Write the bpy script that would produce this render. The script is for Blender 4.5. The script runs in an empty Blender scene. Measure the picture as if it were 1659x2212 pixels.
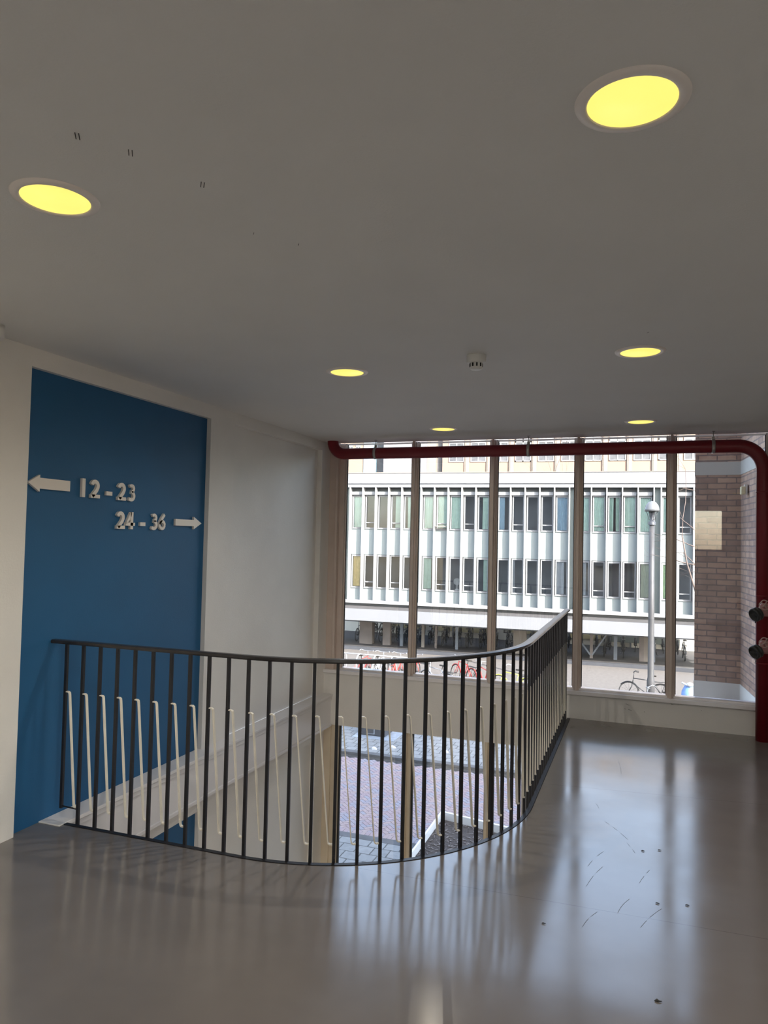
import bpy, math, random
from mathutils import Vector, Matrix

# ------------------------------------------------------------------ camera, light, exposure
S = bpy.context.scene
COL = S.collection
PI = math.pi
rnd = random.Random(7)

S.view_settings.view_transform = 'Standard'
S.view_settings.look = 'None'
S.view_settings.gamma = 1.0
S.view_settings.use_curve_mapping = False
S.view_settings.exposure = 0.88
S.cycles.max_bounces = 12
S.cycles.diffuse_bounces = 7
S.cycles.glossy_bounces = 4
S.cycles.transparent_max_bounces = 16
S.cycles.sample_clamp_indirect = 6.0
S.cycles.caustics_reflective = False
S.cycles.use_denoising = True

cam_d = bpy.data.cameras.new('camera')
cam = bpy.data.objects.new('camera', cam_d)
COL.objects.link(cam)
S.camera = cam
cam_d.sensor_fit = 'VERTICAL'
cam_d.sensor_height = 36.0
cam_d.sensor_width = 27.0
cam_d.lens = 36.0 * 1579.37 / 2212.0
cam_d.clip_end = 400
pit, yaw, rol = math.radians(2.150), math.radians(19.576), math.radians(1.2387)
fw = Vector((-math.sin(yaw) * math.cos(pit), math.cos(yaw) * math.cos(pit), math.sin(pit)))
r0 = Vector((math.cos(yaw), math.sin(yaw), 0))
u0 = r0.cross(fw)
rr = r0 * math.cos(rol) + u0 * math.sin(rol)
uu = -r0 * math.sin(rol) + u0 * math.cos(rol)
cam.matrix_world = Matrix(((rr.x, uu.x, -fw.x, 0), (rr.y, uu.y, -fw.y, 0), (rr.z, uu.z, -fw.z, 1.55), (0, 0, 0, 1)))

world = bpy.data.worlds.new('sky')
S.world = world
world.use_nodes = True
wn = world.node_tree
wn.nodes.clear()
sky = wn.nodes.new('ShaderNodeTexSky')
sky.sky_type = 'NISHITA'
sky.sun_disc = False
sky.sun_elevation = math.radians(32)
sky.sun_rotation = math.radians(138)
sky.air_density = 1.0
sky.dust_density = 2.0
bg = wn.nodes.new('ShaderNodeBackground')
bg.inputs['Strength'].default_value = 0.56
wo = wn.nodes.new('ShaderNodeOutputWorld')
hs = wn.nodes.new('ShaderNodeHueSaturation')
hs.inputs['Saturation'].default_value = 0.75
wn.links.new(sky.outputs[0], hs.inputs['Color'])
wn.links.new(hs.outputs[0], bg.inputs[0])
wn.links.new(bg.outputs[0], wo.inputs[0])

sun_d = bpy.data.lights.new('sun', 'SUN')
sun_d.energy = 9.0
sun_d.angle = math.radians(0.6)
sun_d.color = (1.0, 0.96, 0.91)
sun = bpy.data.objects.new('sun', sun_d)
COL.objects.link(sun)
sun.rotation_euler = Vector((-1.20, 1.0, -0.95)).to_track_quat('-Z', 'Y').to_euler()

LAMP_W = 20.0        # watts of each downlight

# ------------------------------------------------------------------ materials
def mat(name, col, rough=0.5, metal=0.0, var=0.0, scale=4.0, bump=0.0, bscale=60.0, spec=None, emit=None, es=1.0):
    m = bpy.data.materials.new(name)
    m.use_nodes = True
    nt = m.node_tree
    b = nt.nodes['Principled BSDF']
    b.inputs['Base Color'].default_value = (*col, 1)
    b.inputs['Roughness'].default_value = rough
    b.inputs['Metallic'].default_value = metal
    if spec is not None:
        b.inputs['Specular IOR Level'].default_value = spec
    tc = nt.nodes.new('ShaderNodeTexCoord')
    if var > 0:
        n = nt.nodes.new('ShaderNodeTexNoise')
        n.inputs['Scale'].default_value = scale
        n.inputs['Detail'].default_value = 5
        nt.links.new(tc.outputs['Object'], n.inputs['Vector'])
        r = nt.nodes.new('ShaderNodeValToRGB')
        r.color_ramp.elements[0].position = 0.3
        r.color_ramp.elements[1].position = 0.7
        r.color_ramp.elements[0].color = (*[c * (1 - var) for c in col], 1)
        r.color_ramp.elements[1].color = (*[min(1, c * (1 + var)) for c in col], 1)
        nt.links.new(n.outputs['Fac'], r.inputs['Fac'])
        nt.links.new(r.outputs['Color'], b.inputs['Base Color'])
    if bump > 0:
        n2 = nt.nodes.new('ShaderNodeTexNoise')
        n2.inputs['Scale'].default_value = bscale
        n2.inputs['Detail'].default_value = 3
        nt.links.new(tc.outputs['Object'], n2.inputs['Vector'])
        bp = nt.nodes.new('ShaderNodeBump')
        bp.inputs['Strength'].default_value = bump
        bp.inputs['Distance'].default_value = 0.01
        nt.links.new(n2.outputs['Fac'], bp.inputs['Height'])
        nt.links.new(bp.outputs['Normal'], b.inputs['Normal'])
    if emit:
        b.inputs['Emission Color'].default_value = (*emit, 1)
        b.inputs['Emission Strength'].default_value = es
    return m

M = {}
M['wall'] = mat('white_wall_paint', (0.80, 0.785, 0.76), 0.55, var=0.03, scale=3, bump=0.12, bscale=90)
M['ceil'] = mat('ceiling_paint', (0.77, 0.765, 0.75), 0.75, var=0.02, scale=2, bump=0.10, bscale=160)
M['trim'] = mat('white_gloss_trim', (0.76, 0.75, 0.76), 0.35, var=0.02, bump=0.03, bscale=30)
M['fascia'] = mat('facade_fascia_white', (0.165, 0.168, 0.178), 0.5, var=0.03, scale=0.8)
M['sill'] = mat('white_sill_gloss', (0.86, 0.84, 0.86), 0.15)
M['hat'] = mat('lamp_hat_acrylic', (0.13, 0.135, 0.14), 0.15)
M['blue'] = mat('blue_wall_paint', (0.009, 0.097, 0.235), 0.6, var=0.08, scale=1.5, bump=0.10, bscale=140)
M['sign'] = mat('sign_white_acrylic', (0.80, 0.76, 0.72), 0.25)
M['frame'] = mat('beige_window_frame', (0.66, 0.56, 0.50), 0.4, var=0.05, scale=6)
M['frame_low'] = mat('tan_window_frame', (0.70, 0.61, 0.48), 0.4, var=0.05, scale=6)
M['gasket'] = mat('black_gasket', (0.02, 0.02, 0.022), 0.6)
M['rail'] = mat('black_painted_steel', (0.014, 0.014, 0.018), 0.42, var=0.15, scale=30, bump=0.05, bscale=80)
M['railtop'] = mat('worn_black_handrail', (0.03, 0.028, 0.03), 0.27, var=0.25, scale=12, bump=0.04, bscale=60)
M['rod'] = mat('cream_painted_steel', (0.86, 0.82, 0.72), 0.35, var=0.06, scale=20)
M['red'] = mat('dark_red_pipe_paint', (0.19, 0.007, 0.016), 0.32, var=0.08, scale=5)
M['clamp'] = mat('galvanised_steel', (0.45, 0.43, 0.42), 0.35, 0.8, var=0.1, scale=20)
M['plastic'] = mat('white_plastic', (0.78, 0.77, 0.74), 0.4)
M['plastic_dark'] = mat('dark_plastic', (0.02, 0.02, 0.02), 0.15)
M['lamprim'] = mat('lamp_rim_white', (0.92, 0.86, 0.82), 0.35)
M['diffuser'] = mat('lamp_diffuser', (0.8, 0.7, 0.3), 0.4, emit=(1.0, 0.80, 0.165), es=0.59)
M['rubber'] = mat('black_rubber_cap', (0.03, 0.033, 0.034), 0.4, var=0.2, scale=30)
M['wheel'] = mat('faded_red_handwheel', (0.42, 0.30, 0.28), 0.4, var=0.1, scale=30)
M['brass'] = mat('pale_pink_painted_brass', (0.50, 0.25, 0.25), 0.35)
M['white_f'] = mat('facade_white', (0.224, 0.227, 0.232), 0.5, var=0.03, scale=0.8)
M['aqua'] = mat('facade_aqua_panel', (0.217, 0.25, 0.25), 0.45, var=0.03, scale=1.0)
M['aqua2'] = mat('facade_pale_panel', (0.197, 0.23, 0.217), 0.45, var=0.04, scale=1.0)
M['grey_f'] = mat('facade_grey_band', (0.189, 0.189, 0.194), 0.6, var=0.08, scale=1.0)
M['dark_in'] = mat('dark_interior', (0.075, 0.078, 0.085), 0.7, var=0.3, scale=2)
M['cur_green'] = mat('pale_green_curtain', (0.442, 0.58, 0.484), 0.8, var=0.1, scale=6)
M['cur_lime'] = mat('lime_curtain', (0.527, 0.695, 0.379), 0.8, var=0.1, scale=6)
M['cur_yellow'] = mat('yellow_curtain', (0.653, 0.495, 0.211), 0.8, var=0.15, scale=6)
M['cur_blue'] = mat('blue_curtain', (0.24, 0.36, 0.45), 0.8, var=0.1, scale=6)
M['cur_grey'] = mat('grey_curtain', (0.379, 0.401, 0.422), 0.8, var=0.1, scale=6)
M['cur_olive'] = mat('olive_curtain', (0.359, 0.389, 0.284), 0.8, var=0.1, scale=6)
M['peach'] = mat('peach_render', (0.209, 0.152, 0.118), 0.8, var=0.04, scale=0.5)
M['peach2'] = mat('beige_pilaster', (0.215, 0.174, 0.146), 0.8, var=0.04, scale=0.5)
M['lilac'] = mat('lilac_grey_render', (0.154, 0.148, 0.154), 0.8, var=0.04, scale=0.5)
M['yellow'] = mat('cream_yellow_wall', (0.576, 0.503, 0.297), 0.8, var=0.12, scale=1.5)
M['col_b'] = mat('brown_grey_column', (0.20, 0.17, 0.155), 0.8, var=0.15, scale=3)
M['col_beige'] = mat('beige_column', (0.248, 0.217, 0.186), 0.8, var=0.1, scale=3)
M['back'] = mat('cream_grey_wall', (0.84, 0.81, 0.73), 0.8, var=0.1, scale=1)
M['soffit'] = mat('white_soffit', (0.65, 0.64, 0.62), 0.7)
M['steel'] = mat('grey_blue_steel', (0.16, 0.18, 0.21), 0.5, var=0.1, scale=3)
M['road'] = mat('sandy_paving', (0.124, 0.111, 0.101), 0.9, var=0.16, scale=7, bump=0.3, bscale=20)
M['platform'] = mat('dark_platform', (0.059, 0.054, 0.052), 0.9, var=0.2, scale=4)
M['kerb'] = mat('kerb_concrete', (0.109, 0.109, 0.114), 0.9, var=0.2, scale=5)
M['dirt'] = mat('gutter_dirt', (0.05, 0.045, 0.04), 0.95, var=0.5, scale=25)
M['grout'] = mat('brick_joint_sand', (0.045, 0.042, 0.045), 0.95, var=0.3, scale=20)
for i, c in enumerate(((0.34, 0.255, 0.265), (0.31, 0.27, 0.29), (0.37, 0.28, 0.27), (0.29, 0.27, 0.305))):
    M['brk%d' % i] = mat('clinker_brick', c, 0.85, var=0.12, scale=15)
M['mulch'] = mat('bark_mulch', (0.055, 0.045, 0.042), 0.95, var=0.5, scale=40)
M['chip'] = mat('dry_leaf_chip', (0.17, 0.145, 0.135), 0.9, var=0.4, scale=40)
M['bin'] = mat('dark_grey_container', (0.05, 0.052, 0.06), 0.45, var=0.1)
M['plate'] = mat('steel_plate', (0.40, 0.45, 0.52), 0.4, 0.3, var=0.2, scale=6)
M['litter'] = mat('litter_paper', (0.8, 0.8, 0.82), 0.7)
M['post'] = mat('lamp_post_grey', (0.057, 0.056, 0.058), 0.5, var=0.12, scale=6)
M['bark'] = mat('pale_bark', (0.136, 0.1, 0.084), 0.9, var=0.2, scale=20)
M['bk'] = mat('bike_black', (0.018, 0.018, 0.02), 0.35)
M['bgrey'] = mat('bike_grey', (0.25, 0.26, 0.28), 0.35, 0.3)
M['bred'] = mat('bike_red', (0.62, 0.05, 0.04), 0.35)
M['byellow'] = mat('bike_lime', (0.60, 0.66, 0.06), 0.35)
M['bblue'] = mat('bike_blue', (0.08, 0.22, 0.45), 0.35)
M['tyre'] = mat('tyre', (0.02, 0.02, 0.02), 0.8)
M['saddle'] = mat('saddle', (0.03, 0.025, 0.02), 0.5)
M['rack'] = mat('white_rack_tube', (0.49, 0.49, 0.504), 0.35)
M['bluebag'] = mat('blue_tarpaulin', (0.16, 0.28, 0.55), 0.5, var=0.25, scale=8)
M['render_ext'] = mat('exterior_render', (0.55, 0.53, 0.50), 0.8)
M['scuff'] = mat('dark_scuff', (0.06, 0.06, 0.06), 0.8)
M['scuff_light'] = mat('grey_scuff', (0.09, 0.085, 0.085), 0.5)
M['creambox'] = mat('cream_box_face', (0.75, 0.68, 0.45), 0.4)

def glass_mat(name, tint=(0.97, 0.98, 0.98), refl=1.0):
    m = bpy.data.materials.new(name)
    m.use_nodes = True
    nt = m.node_tree
    nt.nodes.clear()
    tr = nt.nodes.new('ShaderNodeBsdfTransparent')
    tr.inputs[0].default_value = (*tint, 1)
    gl = nt.nodes.new('ShaderNodeBsdfGlossy')
    gl.inputs['Roughness'].default_value = 0.0
    gl.inputs['Color'].default_value = (refl, refl, refl, 1)
    fr = nt.nodes.new('ShaderNodeFresnel')
    fr.inputs['IOR'].default_value = 1.5
    mx = nt.nodes.new('ShaderNodeMixShader')
    o = nt.nodes.new('ShaderNodeOutputMaterial')
    nt.links.new(fr.outputs[0], mx.inputs[0])
    nt.links.new(tr.outputs[0], mx.inputs[1])
    nt.links.new(gl.outputs[0], mx.inputs[2])
    nt.links.new(mx.outputs[0], o.inputs[0])
    return m
M['glass'] = glass_mat('window_glass')
M['glass_far'] = glass_mat('far_window_glass', (0.95, 0.97, 0.98))

def brick_mat(name, c1, c2, mortar, bw, bh, ms, floor=False, rough=0.85, bias=0.0):
    m = bpy.data.materials.new(name)
    m.use_nodes = True
    nt = m.node_tree
    b = nt.nodes['Principled BSDF']
    b.inputs['Roughness'].default_value = rough
    tc = nt.nodes.new('ShaderNodeTexCoord')
    sp = nt.nodes.new('ShaderNodeSeparateXYZ')
    cb = nt.nodes.new('ShaderNodeCombineXYZ')
    nt.links.new(tc.outputs['Object'], sp.inputs[0])
    if floor:
        nt.links.new(sp.outputs['X'], cb.inputs['X'])
        nt.links.new(sp.outputs['Y'], cb.inputs['Y'])
    else:
        ad = nt.nodes.new('ShaderNodeMath')
        ad.operation = 'SUBTRACT'
        nt.links.new(sp.outputs['X'], ad.inputs[0])
        nt.links.new(sp.outputs['Y'], ad.inputs[1])
        nt.links.new(ad.outputs[0], cb.inputs['X'])
        nt.links.new(sp.outputs['Z'], cb.inputs['Y'])
    # slight waviness of the joints
    nz = nt.nodes.new('ShaderNodeTexNoise')
    nz.inputs['Scale'].default_value = 18
    nt.links.new(tc.outputs['Object'], nz.inputs['Vector'])
    va = nt.nodes.new('ShaderNodeVectorMath')
    va.operation = 'MULTIPLY_ADD'
    va.inputs[1].default_value = (0.012, 0.012, 0) if not floor else (0.02, 0.02, 0)
    nt.links.new(nz.outputs['Color'], va.inputs[0])
    nt.links.new(cb.outputs[0], va.inputs[2])
    br = nt.nodes.new('ShaderNodeTexBrick')
    br.inputs['Color1'].default_value = (*c1, 1)
    br.inputs['Color2'].default_value = (*c2, 1)
    br.inputs['Mortar'].default_value = (*mortar, 1)
    br.inputs['Scale'].default_value = 1.0
    br.inputs['Brick Width'].default_value = bw
    br.inputs['Row Height'].default_value = bh
    br.inputs['Mortar Size'].default_value = ms
    br.inputs['Mortar Smooth'].default_value = 0.2
    br.inputs['Bias'].default_value = bias
    nt.links.new(va.outputs[0], br.inputs['Vector'])
    n3 = nt.nodes.new('ShaderNodeTexNoise')
    n3.inputs['Scale'].default_value = 9
    n3.inputs['Detail'].default_value = 6
    nt.links.new(tc.outputs['Object'], n3.inputs['Vector'])
    mx = nt.nodes.new('ShaderNodeMix')
    mx.data_type = 'RGBA'
    mx.blend_type = 'OVERLAY'
    mx.inputs['Factor'].default_value = 0.35
    nt.links.new(br.outputs['Color'], mx.inputs[6])
    nt.links.new(n3.outputs['Fac'], mx.inputs[7])
    nt.links.new(mx.outputs[2], b.inputs['Base Color'])
    bp = nt.nodes.new('ShaderNodeBump')
    bp.inputs['Strength'].default_value = 0.5
    bp.inputs['Distance'].default_value = 0.006
    bp.invert = True
    nt.links.new(br.outputs['Fac'], bp.inputs['Height'])
    nt.links.new(bp.outputs['Normal'], b.inputs['Normal'])
    return m
M['brick'] = brick_mat('red_brown_brick', (0.56, 0.38, 0.29), (0.35, 0.235, 0.195), (0.26, 0.195, 0.18), 0.19, 0.058, 0.007)
M['brickpave'] = brick_mat('roof_edge_brick', (0.26, 0.16, 0.14), (0.20, 0.13, 0.12), (0.10, 0.09, 0.09), 0.21, 0.07, 0.008, floor=True)
M['tiles'] = brick_mat('concrete_pavement_tile', (0.29, 0.29, 0.285), (0.24, 0.245, 0.245), (0.07, 0.07, 0.07), 0.30, 0.30, 0.012, floor=True)

def floor_mat():
    m = mat('grey_linoleum', (0.30, 0.275, 0.26), 0.3, var=0.0)
    nt = m.node_tree
    b = nt.nodes['Principled BSDF']
    tc = [n for n in nt.nodes if n.bl_idname == 'ShaderNodeTexCoord'][0]
    n1 = nt.nodes.new('ShaderNodeTexNoise')
    n1.inputs['Scale'].default_value = 2.2
    n1.inputs['Detail'].default_value = 3
    n1.inputs['Roughness'].default_value = 0.6
    nt.links.new(tc.outputs['Object'], n1.inputs['Vector'])
    r = nt.nodes.new('ShaderNodeValToRGB')
    r.color_ramp.elements[0].position = 0.3
    r.color_ramp.elements[1].position = 0.72
    r.color_ramp.elements[0].color = (0.165, 0.150, 0.143, 1)
    r.color_ramp.elements[1].color = (0.195, 0.178, 0.170, 1)
    nt.links.new(n1.outputs['Fac'], r.inputs['Fac'])
    # seams between the sheets
    sp = nt.nodes.new('ShaderNodeSeparateXYZ')
    nt.links.new(tc.outputs['Object'], sp.inputs[0])
    last = None
    for k, (y0, sl) in enumerate(((3.30, 0.02), (4.92, 0.11), (1.45, 0.0))):
        a = nt.nodes.new('ShaderNodeMath'); a.operation = 'MULTIPLY_ADD'
        a.inputs[1].default_value = -sl; a.inputs[2].default_value = -y0
        nt.links.new(sp.outputs['X'], a.inputs[0])
        c = nt.nodes.new('ShaderNodeMath'); c.operation = 'ADD'
        nt.links.new(a.outputs[0], c.inputs[0]); nt.links.new(sp.outputs['Y'], c.inputs[1])
        d = nt.nodes.new('ShaderNodeMath'); d.operation = 'ABSOLUTE'
        nt.links.new(c.outputs[0], d.inputs[0])
        e = nt.nodes.new('ShaderNodeMath'); e.operation = 'LESS_THAN'; e.inputs[1].default_value = 0.0022
        nt.links.new(d.outputs[0], e.inputs[0])
        if last is None: last = e
        else:
            g = nt.nodes.new('ShaderNodeMath'); g.operation = 'MAXIMUM'
            nt.links.new(last.outputs[0], g.inputs[0]); nt.links.new(e.outputs[0], g.inputs[1]); last = g
    s5 = nt.nodes.new('ShaderNodeMath'); s5.operation = 'MULTIPLY'; s5.inputs[1].default_value = 0.55
    nt.links.new(last.outputs[0], s5.inputs[0])
    s6 = s5
    mx = nt.nodes.new('ShaderNodeMix'); mx.data_type = 'RGBA'
    mx.inputs[7].default_value = (0.08, 0.07, 0.07, 1)
    nt.links.new(s6.outputs[0], mx.inputs[0]); nt.links.new(r.outputs['Color'], mx.inputs[6])
    nt.links.new(mx.outputs[2], b.inputs['Base Color'])
    # gloss varies with wear
    rr_ = nt.nodes.new('ShaderNodeMapRange')
    rr_.inputs['To Min'].default_value = 0.11; rr_.inputs['To Max'].default_value = 0.22
    rr_.inputs['From Min'].default_value = 0.3; rr_.inputs['From Max'].default_value = 0.7
    n4 = nt.nodes.new('ShaderNodeTexNoise'); n4.inputs['Scale'].default_value = 1.6; n4.inputs['Detail'].default_value = 4
    nt.links.new(tc.outputs['Object'], n4.inputs['Vector'])
    nt.links.new(n4.outputs['Fac'], rr_.inputs['Value'])
    nt.links.new(rr_.outputs[0], b.inputs['Roughness'])
    n5 = nt.nodes.new('ShaderNodeTexNoise'); n5.inputs['Scale'].default_value = 2.5; n5.inputs['Detail'].default_value = 2
    nt.links.new(tc.outputs['Object'], n5.inputs['Vector'])
    bp = nt.nodes.new('ShaderNodeBump'); bp.inputs['Strength'].default_value = 0.03; bp.inputs['Distance'].default_value = 0.02
    nt.links.new(n5.outputs['Fac'], bp.inputs['Height'])
    nt.links.new(bp.outputs['Normal'], b.inputs['Normal'])
    b.inputs['Specular IOR Level'].default_value = 1.0
    return m
M['floor'] = floor_mat()

# ------------------------------------------------------------------ mesh helpers
class MB:
    def __init__(s):
        s.v = []; s.f = []; s.sm = []; s.mi = []
    def add(s, vs, fs, smooth=False, mi=0):
        o = len(s.v)
        s.v += [tuple(p) for p in vs]
        for f in fs:
            s.f.append(tuple(o + i for i in f)); s.sm.append(smooth); s.mi.append(mi)
        return s
    def box(s, x0, x1, y0, y1, z0, z1, mi=0):
        vs = [(x0, y0, z0), (x1, y0, z0), (x1, y1, z0), (x0, y1, z0), (x0, y0, z1), (x1, y0, z1), (x1, y1, z1), (x0, y1, z1)]
        return s.add(vs, [(0, 3, 2, 1), (4, 5, 6, 7), (0, 1, 5, 4), (1, 2, 6, 5), (2, 3, 7, 6), (3, 0, 4, 7)], False, mi)
    def obox(s, c, ax, ay, az):   # centre and three half axes
        c, ax, ay, az = map(Vector, (c, ax, ay, az))
        vs = [c + i * ax + j * ay + k * az for k in (-1, 1) for j, i in ((-1, -1), (-1, 1), (1, 1), (1, -1))]
        return s.add(vs, [(0, 3, 2, 1), (4, 5, 6, 7), (0, 1, 5, 4), (1, 2, 6, 5), (2, 3, 7, 6), (3, 0, 4, 7)])
    def bar(s, a, b, w, t, up=(0, 0, 1)):   # rectangular bar from a to b
        a, b = Vector(a), Vector(b)
        d = (b - a)
        n = d.normalized()
        u = Vector(up)
        sd = n.cross(u)
        if sd.length < 1e-5: sd = n.cross(Vector((1, 0, 0)))
        sd.normalize(); u2 = sd.cross(n)
        return s.obox((a + b) / 2, d / 2, sd * w / 2, u2 * t / 2)
    def tube(s, pts, r, seg=10, closed=False, caps=True):
        pts = [Vector(p) for p in pts]
        n = len(pts)
        rs = r if isinstance(r, (list, tuple)) else [r] * n
        prev = None; rings = []
        for i, p in enumerate(pts):
            if closed: t = pts[(i + 1) % n] - pts[i - 1]
            else: t = pts[min(i + 1, n - 1)] - pts[max(i - 1, 0)]
            t.normalize()
            if prev is None:
                a = Vector((0, 0, 1)) if abs(t.z) < 0.9 else Vector((1, 0, 0))
                u = t.cross(a).normalized()
            else:
                u = (prev - t * prev.dot(t)).normalized()
            prev = u
            w = t.cross(u)
            rings.append([p + (u * math.cos(2 * PI * k / seg) + w * math.sin(2 * PI * k / seg)) * rs[i] for k in range(seg)])
        vs = [q for g in rings for q in g]
        fs = []
        m = n if closed else n - 1
        for i in range(m):
            j = (i + 1) % n
            for k in range(seg):
                l = (k + 1) % seg
                fs.append((i * seg + k, i * seg + l, j * seg + l, j * seg + k))
        s.add(vs, fs, True)
        if caps and not closed:
            s.add(rings[0], [tuple(range(seg))[::-1]]); s.add(rings[-1], [tuple(range(seg))])
        return s
    def lathe(s, prof, c, axis=(0, 0, 1), seg=32, smooth=True):   # prof: (radius, height along axis)
        ax = Vector(axis).normalized(); c = Vector(c)
        a = Vector((1, 0, 0)) if abs(ax.x) < 0.9 else Vector((0, 1, 0))
        u = ax.cross(a).normalized(); w = ax.cross(u)
        for (ra, ha), (rb, hb) in zip(prof[:-1], prof[1:]):
            A = [c + ax * ha + (u * math.cos(2 * PI * k / seg) + w * math.sin(2 * PI * k / seg)) * ra for k in range(seg)]
            B = [c + ax * hb + (u * math.cos(2 * PI * k / seg) + w * math.sin(2 * PI * k / seg)) * rb for k in range(seg)]
            if ra < 1e-6: s.add([A[0]] + B, [(0, k + 1, (k + 1) % seg + 1) for k in range(seg)], smooth)
            elif rb < 1e-6: s.add(A + [B[0]], [(k, seg, (k + 1) % seg) for k in range(seg)][::1], smooth)
            else: s.add(A + B, [(k, (k + 1) % seg, seg + (k + 1) % seg, seg + k) for k in range(seg)], smooth)
        return s
    def prism(s, poly, fn, a, b):   # poly 2D, fn(p, h) -> 3D
        n = len(poly)
        vs = [fn(p, a) for p in poly] + [fn(p, b) for p in poly]
        s.add(vs, [tuple(range(n))[::-1], tuple(range(n, 2 * n))] + [(i, (i + 1) % n, n + (i + 1) % n, n + i) for i in range(n)])
        return s
    def build(s, name, m, parent=None, off=(0, 0, 0), bevel=0.0, local=False):
        o3 = Vector(off)
        me = bpy.data.meshes.new(name)
        me.from_pydata([(Vector(p) - o3) for p in s.v], [], s.f)
        me.polygons.foreach_set('use_smooth', s.sm)
        ms = m if isinstance(m, (list, tuple)) else [m]
        for q in ms: me.materials.append(q)
        if len(ms) > 1: me.polygons.foreach_set('material_index', s.mi)
        me.update()
        bm_fix(me)
        o = bpy.data.objects.new(name, me)
        COL.objects.link(o)
        if parent is not None: o.parent = parent
        elif not local: o.location = o3
        if bevel > 0:
            bv = o.modifiers.new('bevel', 'BEVEL'); bv.width = bevel; bv.segments = 2; bv.limit_method = 'ANGLE'
        return o

def bm_fix(me):
    import bmesh
    bm = bmesh.new(); bm.from_mesh(me)
    bmesh.ops.remove_doubles(bm, verts=bm.verts, dist=1e-5) if len(bm.verts) < 20000 else None
    bmesh.ops.recalc_face_normals(bm, faces=bm.faces)
    bm.to_mesh(me); bm.free()

def empty(name, loc, rz=0.0):
    o = bpy.data.objects.new(name, None)
    o.empty_display_size = 0.1
    COL.objects.link(o)
    o.location = loc; o.rotation_euler = (0, 0, rz)
    return o

def tag(o, label, cat, group=None, kind=None):
    o['label'] = label; o['category'] = cat
    if group: o['group'] = group
    if kind: o['kind'] = kind
    return o

def struct(o, label=None):
    o['kind'] = 'structure'
    if label: o['label'] = label
    return o

def copy_tree(o, parent=None):
    c = o.copy(); COL.objects.link(c); c.parent = parent
    for ch in list(o.children): copy_tree(ch, c)
    return c

# ------------------------------------------------------------------ room shell
H = 2.51
X0, X1 = -3.0, 2.6
Y0, YW = -2.8, 6.75
SL = 0.297         # slab thickness
ZL = -2.85         # lower storey floor
GZ = -4.0          # street level

# void edge path (offset o into the void)
R0 = 1.25
def edge(o=0.0, n=40, x_start=-2.9, y_end=YW):
    pts = [(x_start, 3.155 + o)]
    for k in range(n + 1):
        a = -PI / 2 + (PI / 2) * k / n
        pts.append((-1.85 + (R0 - o) * math.cos(a), 4.405 + (R0 - o) * math.sin(a)))
    pts.append((-0.6 - o, y_end))
    return pts

fl = MB()
poly = [(X0 - 0.035, Y0), (X1, Y0), (X1, YW)] + [p for p in edge()][::-1] + [(-2.9, 3.155), (X0 - 0.035, 3.155)]
# drop duplicates
pp = []
for p in poly:
    if not pp or (abs(p[0] - pp[-1][0]) + abs(p[1] - pp[-1][1])) > 1e-4: pp.append(p)
fl.prism(pp, lambda p, h: (p[0], p[1], h), -SL, 0.0)
struct(fl.build('floor', M['floor']), 'grey linoleum floor with a curved stairwell edge')
lf = MB(); lf.box(X0 - 0.2, X1, 0.5, YW, ZL - 0.2, ZL)
struct(lf.build('floor_lower', M['floor']))

sf = MB()
for (x0_, y0_, x1_, y1_) in ((-0.191, 4.337, -0.067, 4.126), (-0.083, 4.108, -0.009, 3.887), (-0.24, 3.716, -0.179, 3.918), (-0.232, 3.498, -0.174, 3.733), (-0.021, 3.542, 0.039, 3.783), (-0.255, 4.608, -0.229, 4.478), (-0.09, 3.3, -0.047, 3.444), (0.001, 3.212, 0.084, 3.407), (-0.221, 3.129, -0.173, 3.274), (-0.168, 5.628, -0.131, 5.286)):
    pv = Vector((x0_, y0_, 0.0003)); dv = Vector((x1_ - x0_, y1_ - y0_, 0)); nv = Vector((-dv.y, dv.x, 0)).normalized()
    pts_ = [pv + dv * (k / 6) + nv * 0.006 * math.sin(PI * k / 6) for k in range(7)]
    for k in range(6):
        if rnd.random() < 0.25: continue
        sf.obox((pts_[k] + pts_[k + 1]) / 2, (pts_[k + 1] - pts_[k]) / 2, nv * 0.0008, (0, 0, 0.0002))
sf.build('scuff_marks', M['scuff_light'], bpy.data.objects['floor'])
for (x_, y_), lab in zip(((0.009, 3.996), (0.089, 4.039), (0.069, 3.445), (0.190, 3.476), (-0.371, 3.089), (0.059, 2.720)),
        ('curled dark dirt crumb on the floor, left of the two farthest crumbs', 'curled dark dirt crumb on the floor, right of the two farthest crumbs', 'tiny dark crumb in the middle of the sunlit floor', 'tiny dark crumb on the floor, nearest the red pipe side',
         'tiny black crumb on the floor just off the railing curve', 'brown flake on the floor at the bottom right of the view')):
    cb_ = MB(); big = 0.012 if y_ < 2.8 else 0.008
    cb_.tube([(-big, 0, 0.002), (-big * 0.3, big * 0.4, 0.003), (big * 0.4, big * 0.1, 0.003), (big, big * 0.5, 0.002)], [0.0012, 0.0026 if y_ > 2.8 else 0.005, 0.002, 0.001], 6)
    co_ = cb_.build('dirt_crumb', M['scuff'], None); co_.location = (x_, y_, 0.0005)
    tag(co_, lab, 'debris', 'crumbs on the floor')

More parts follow.
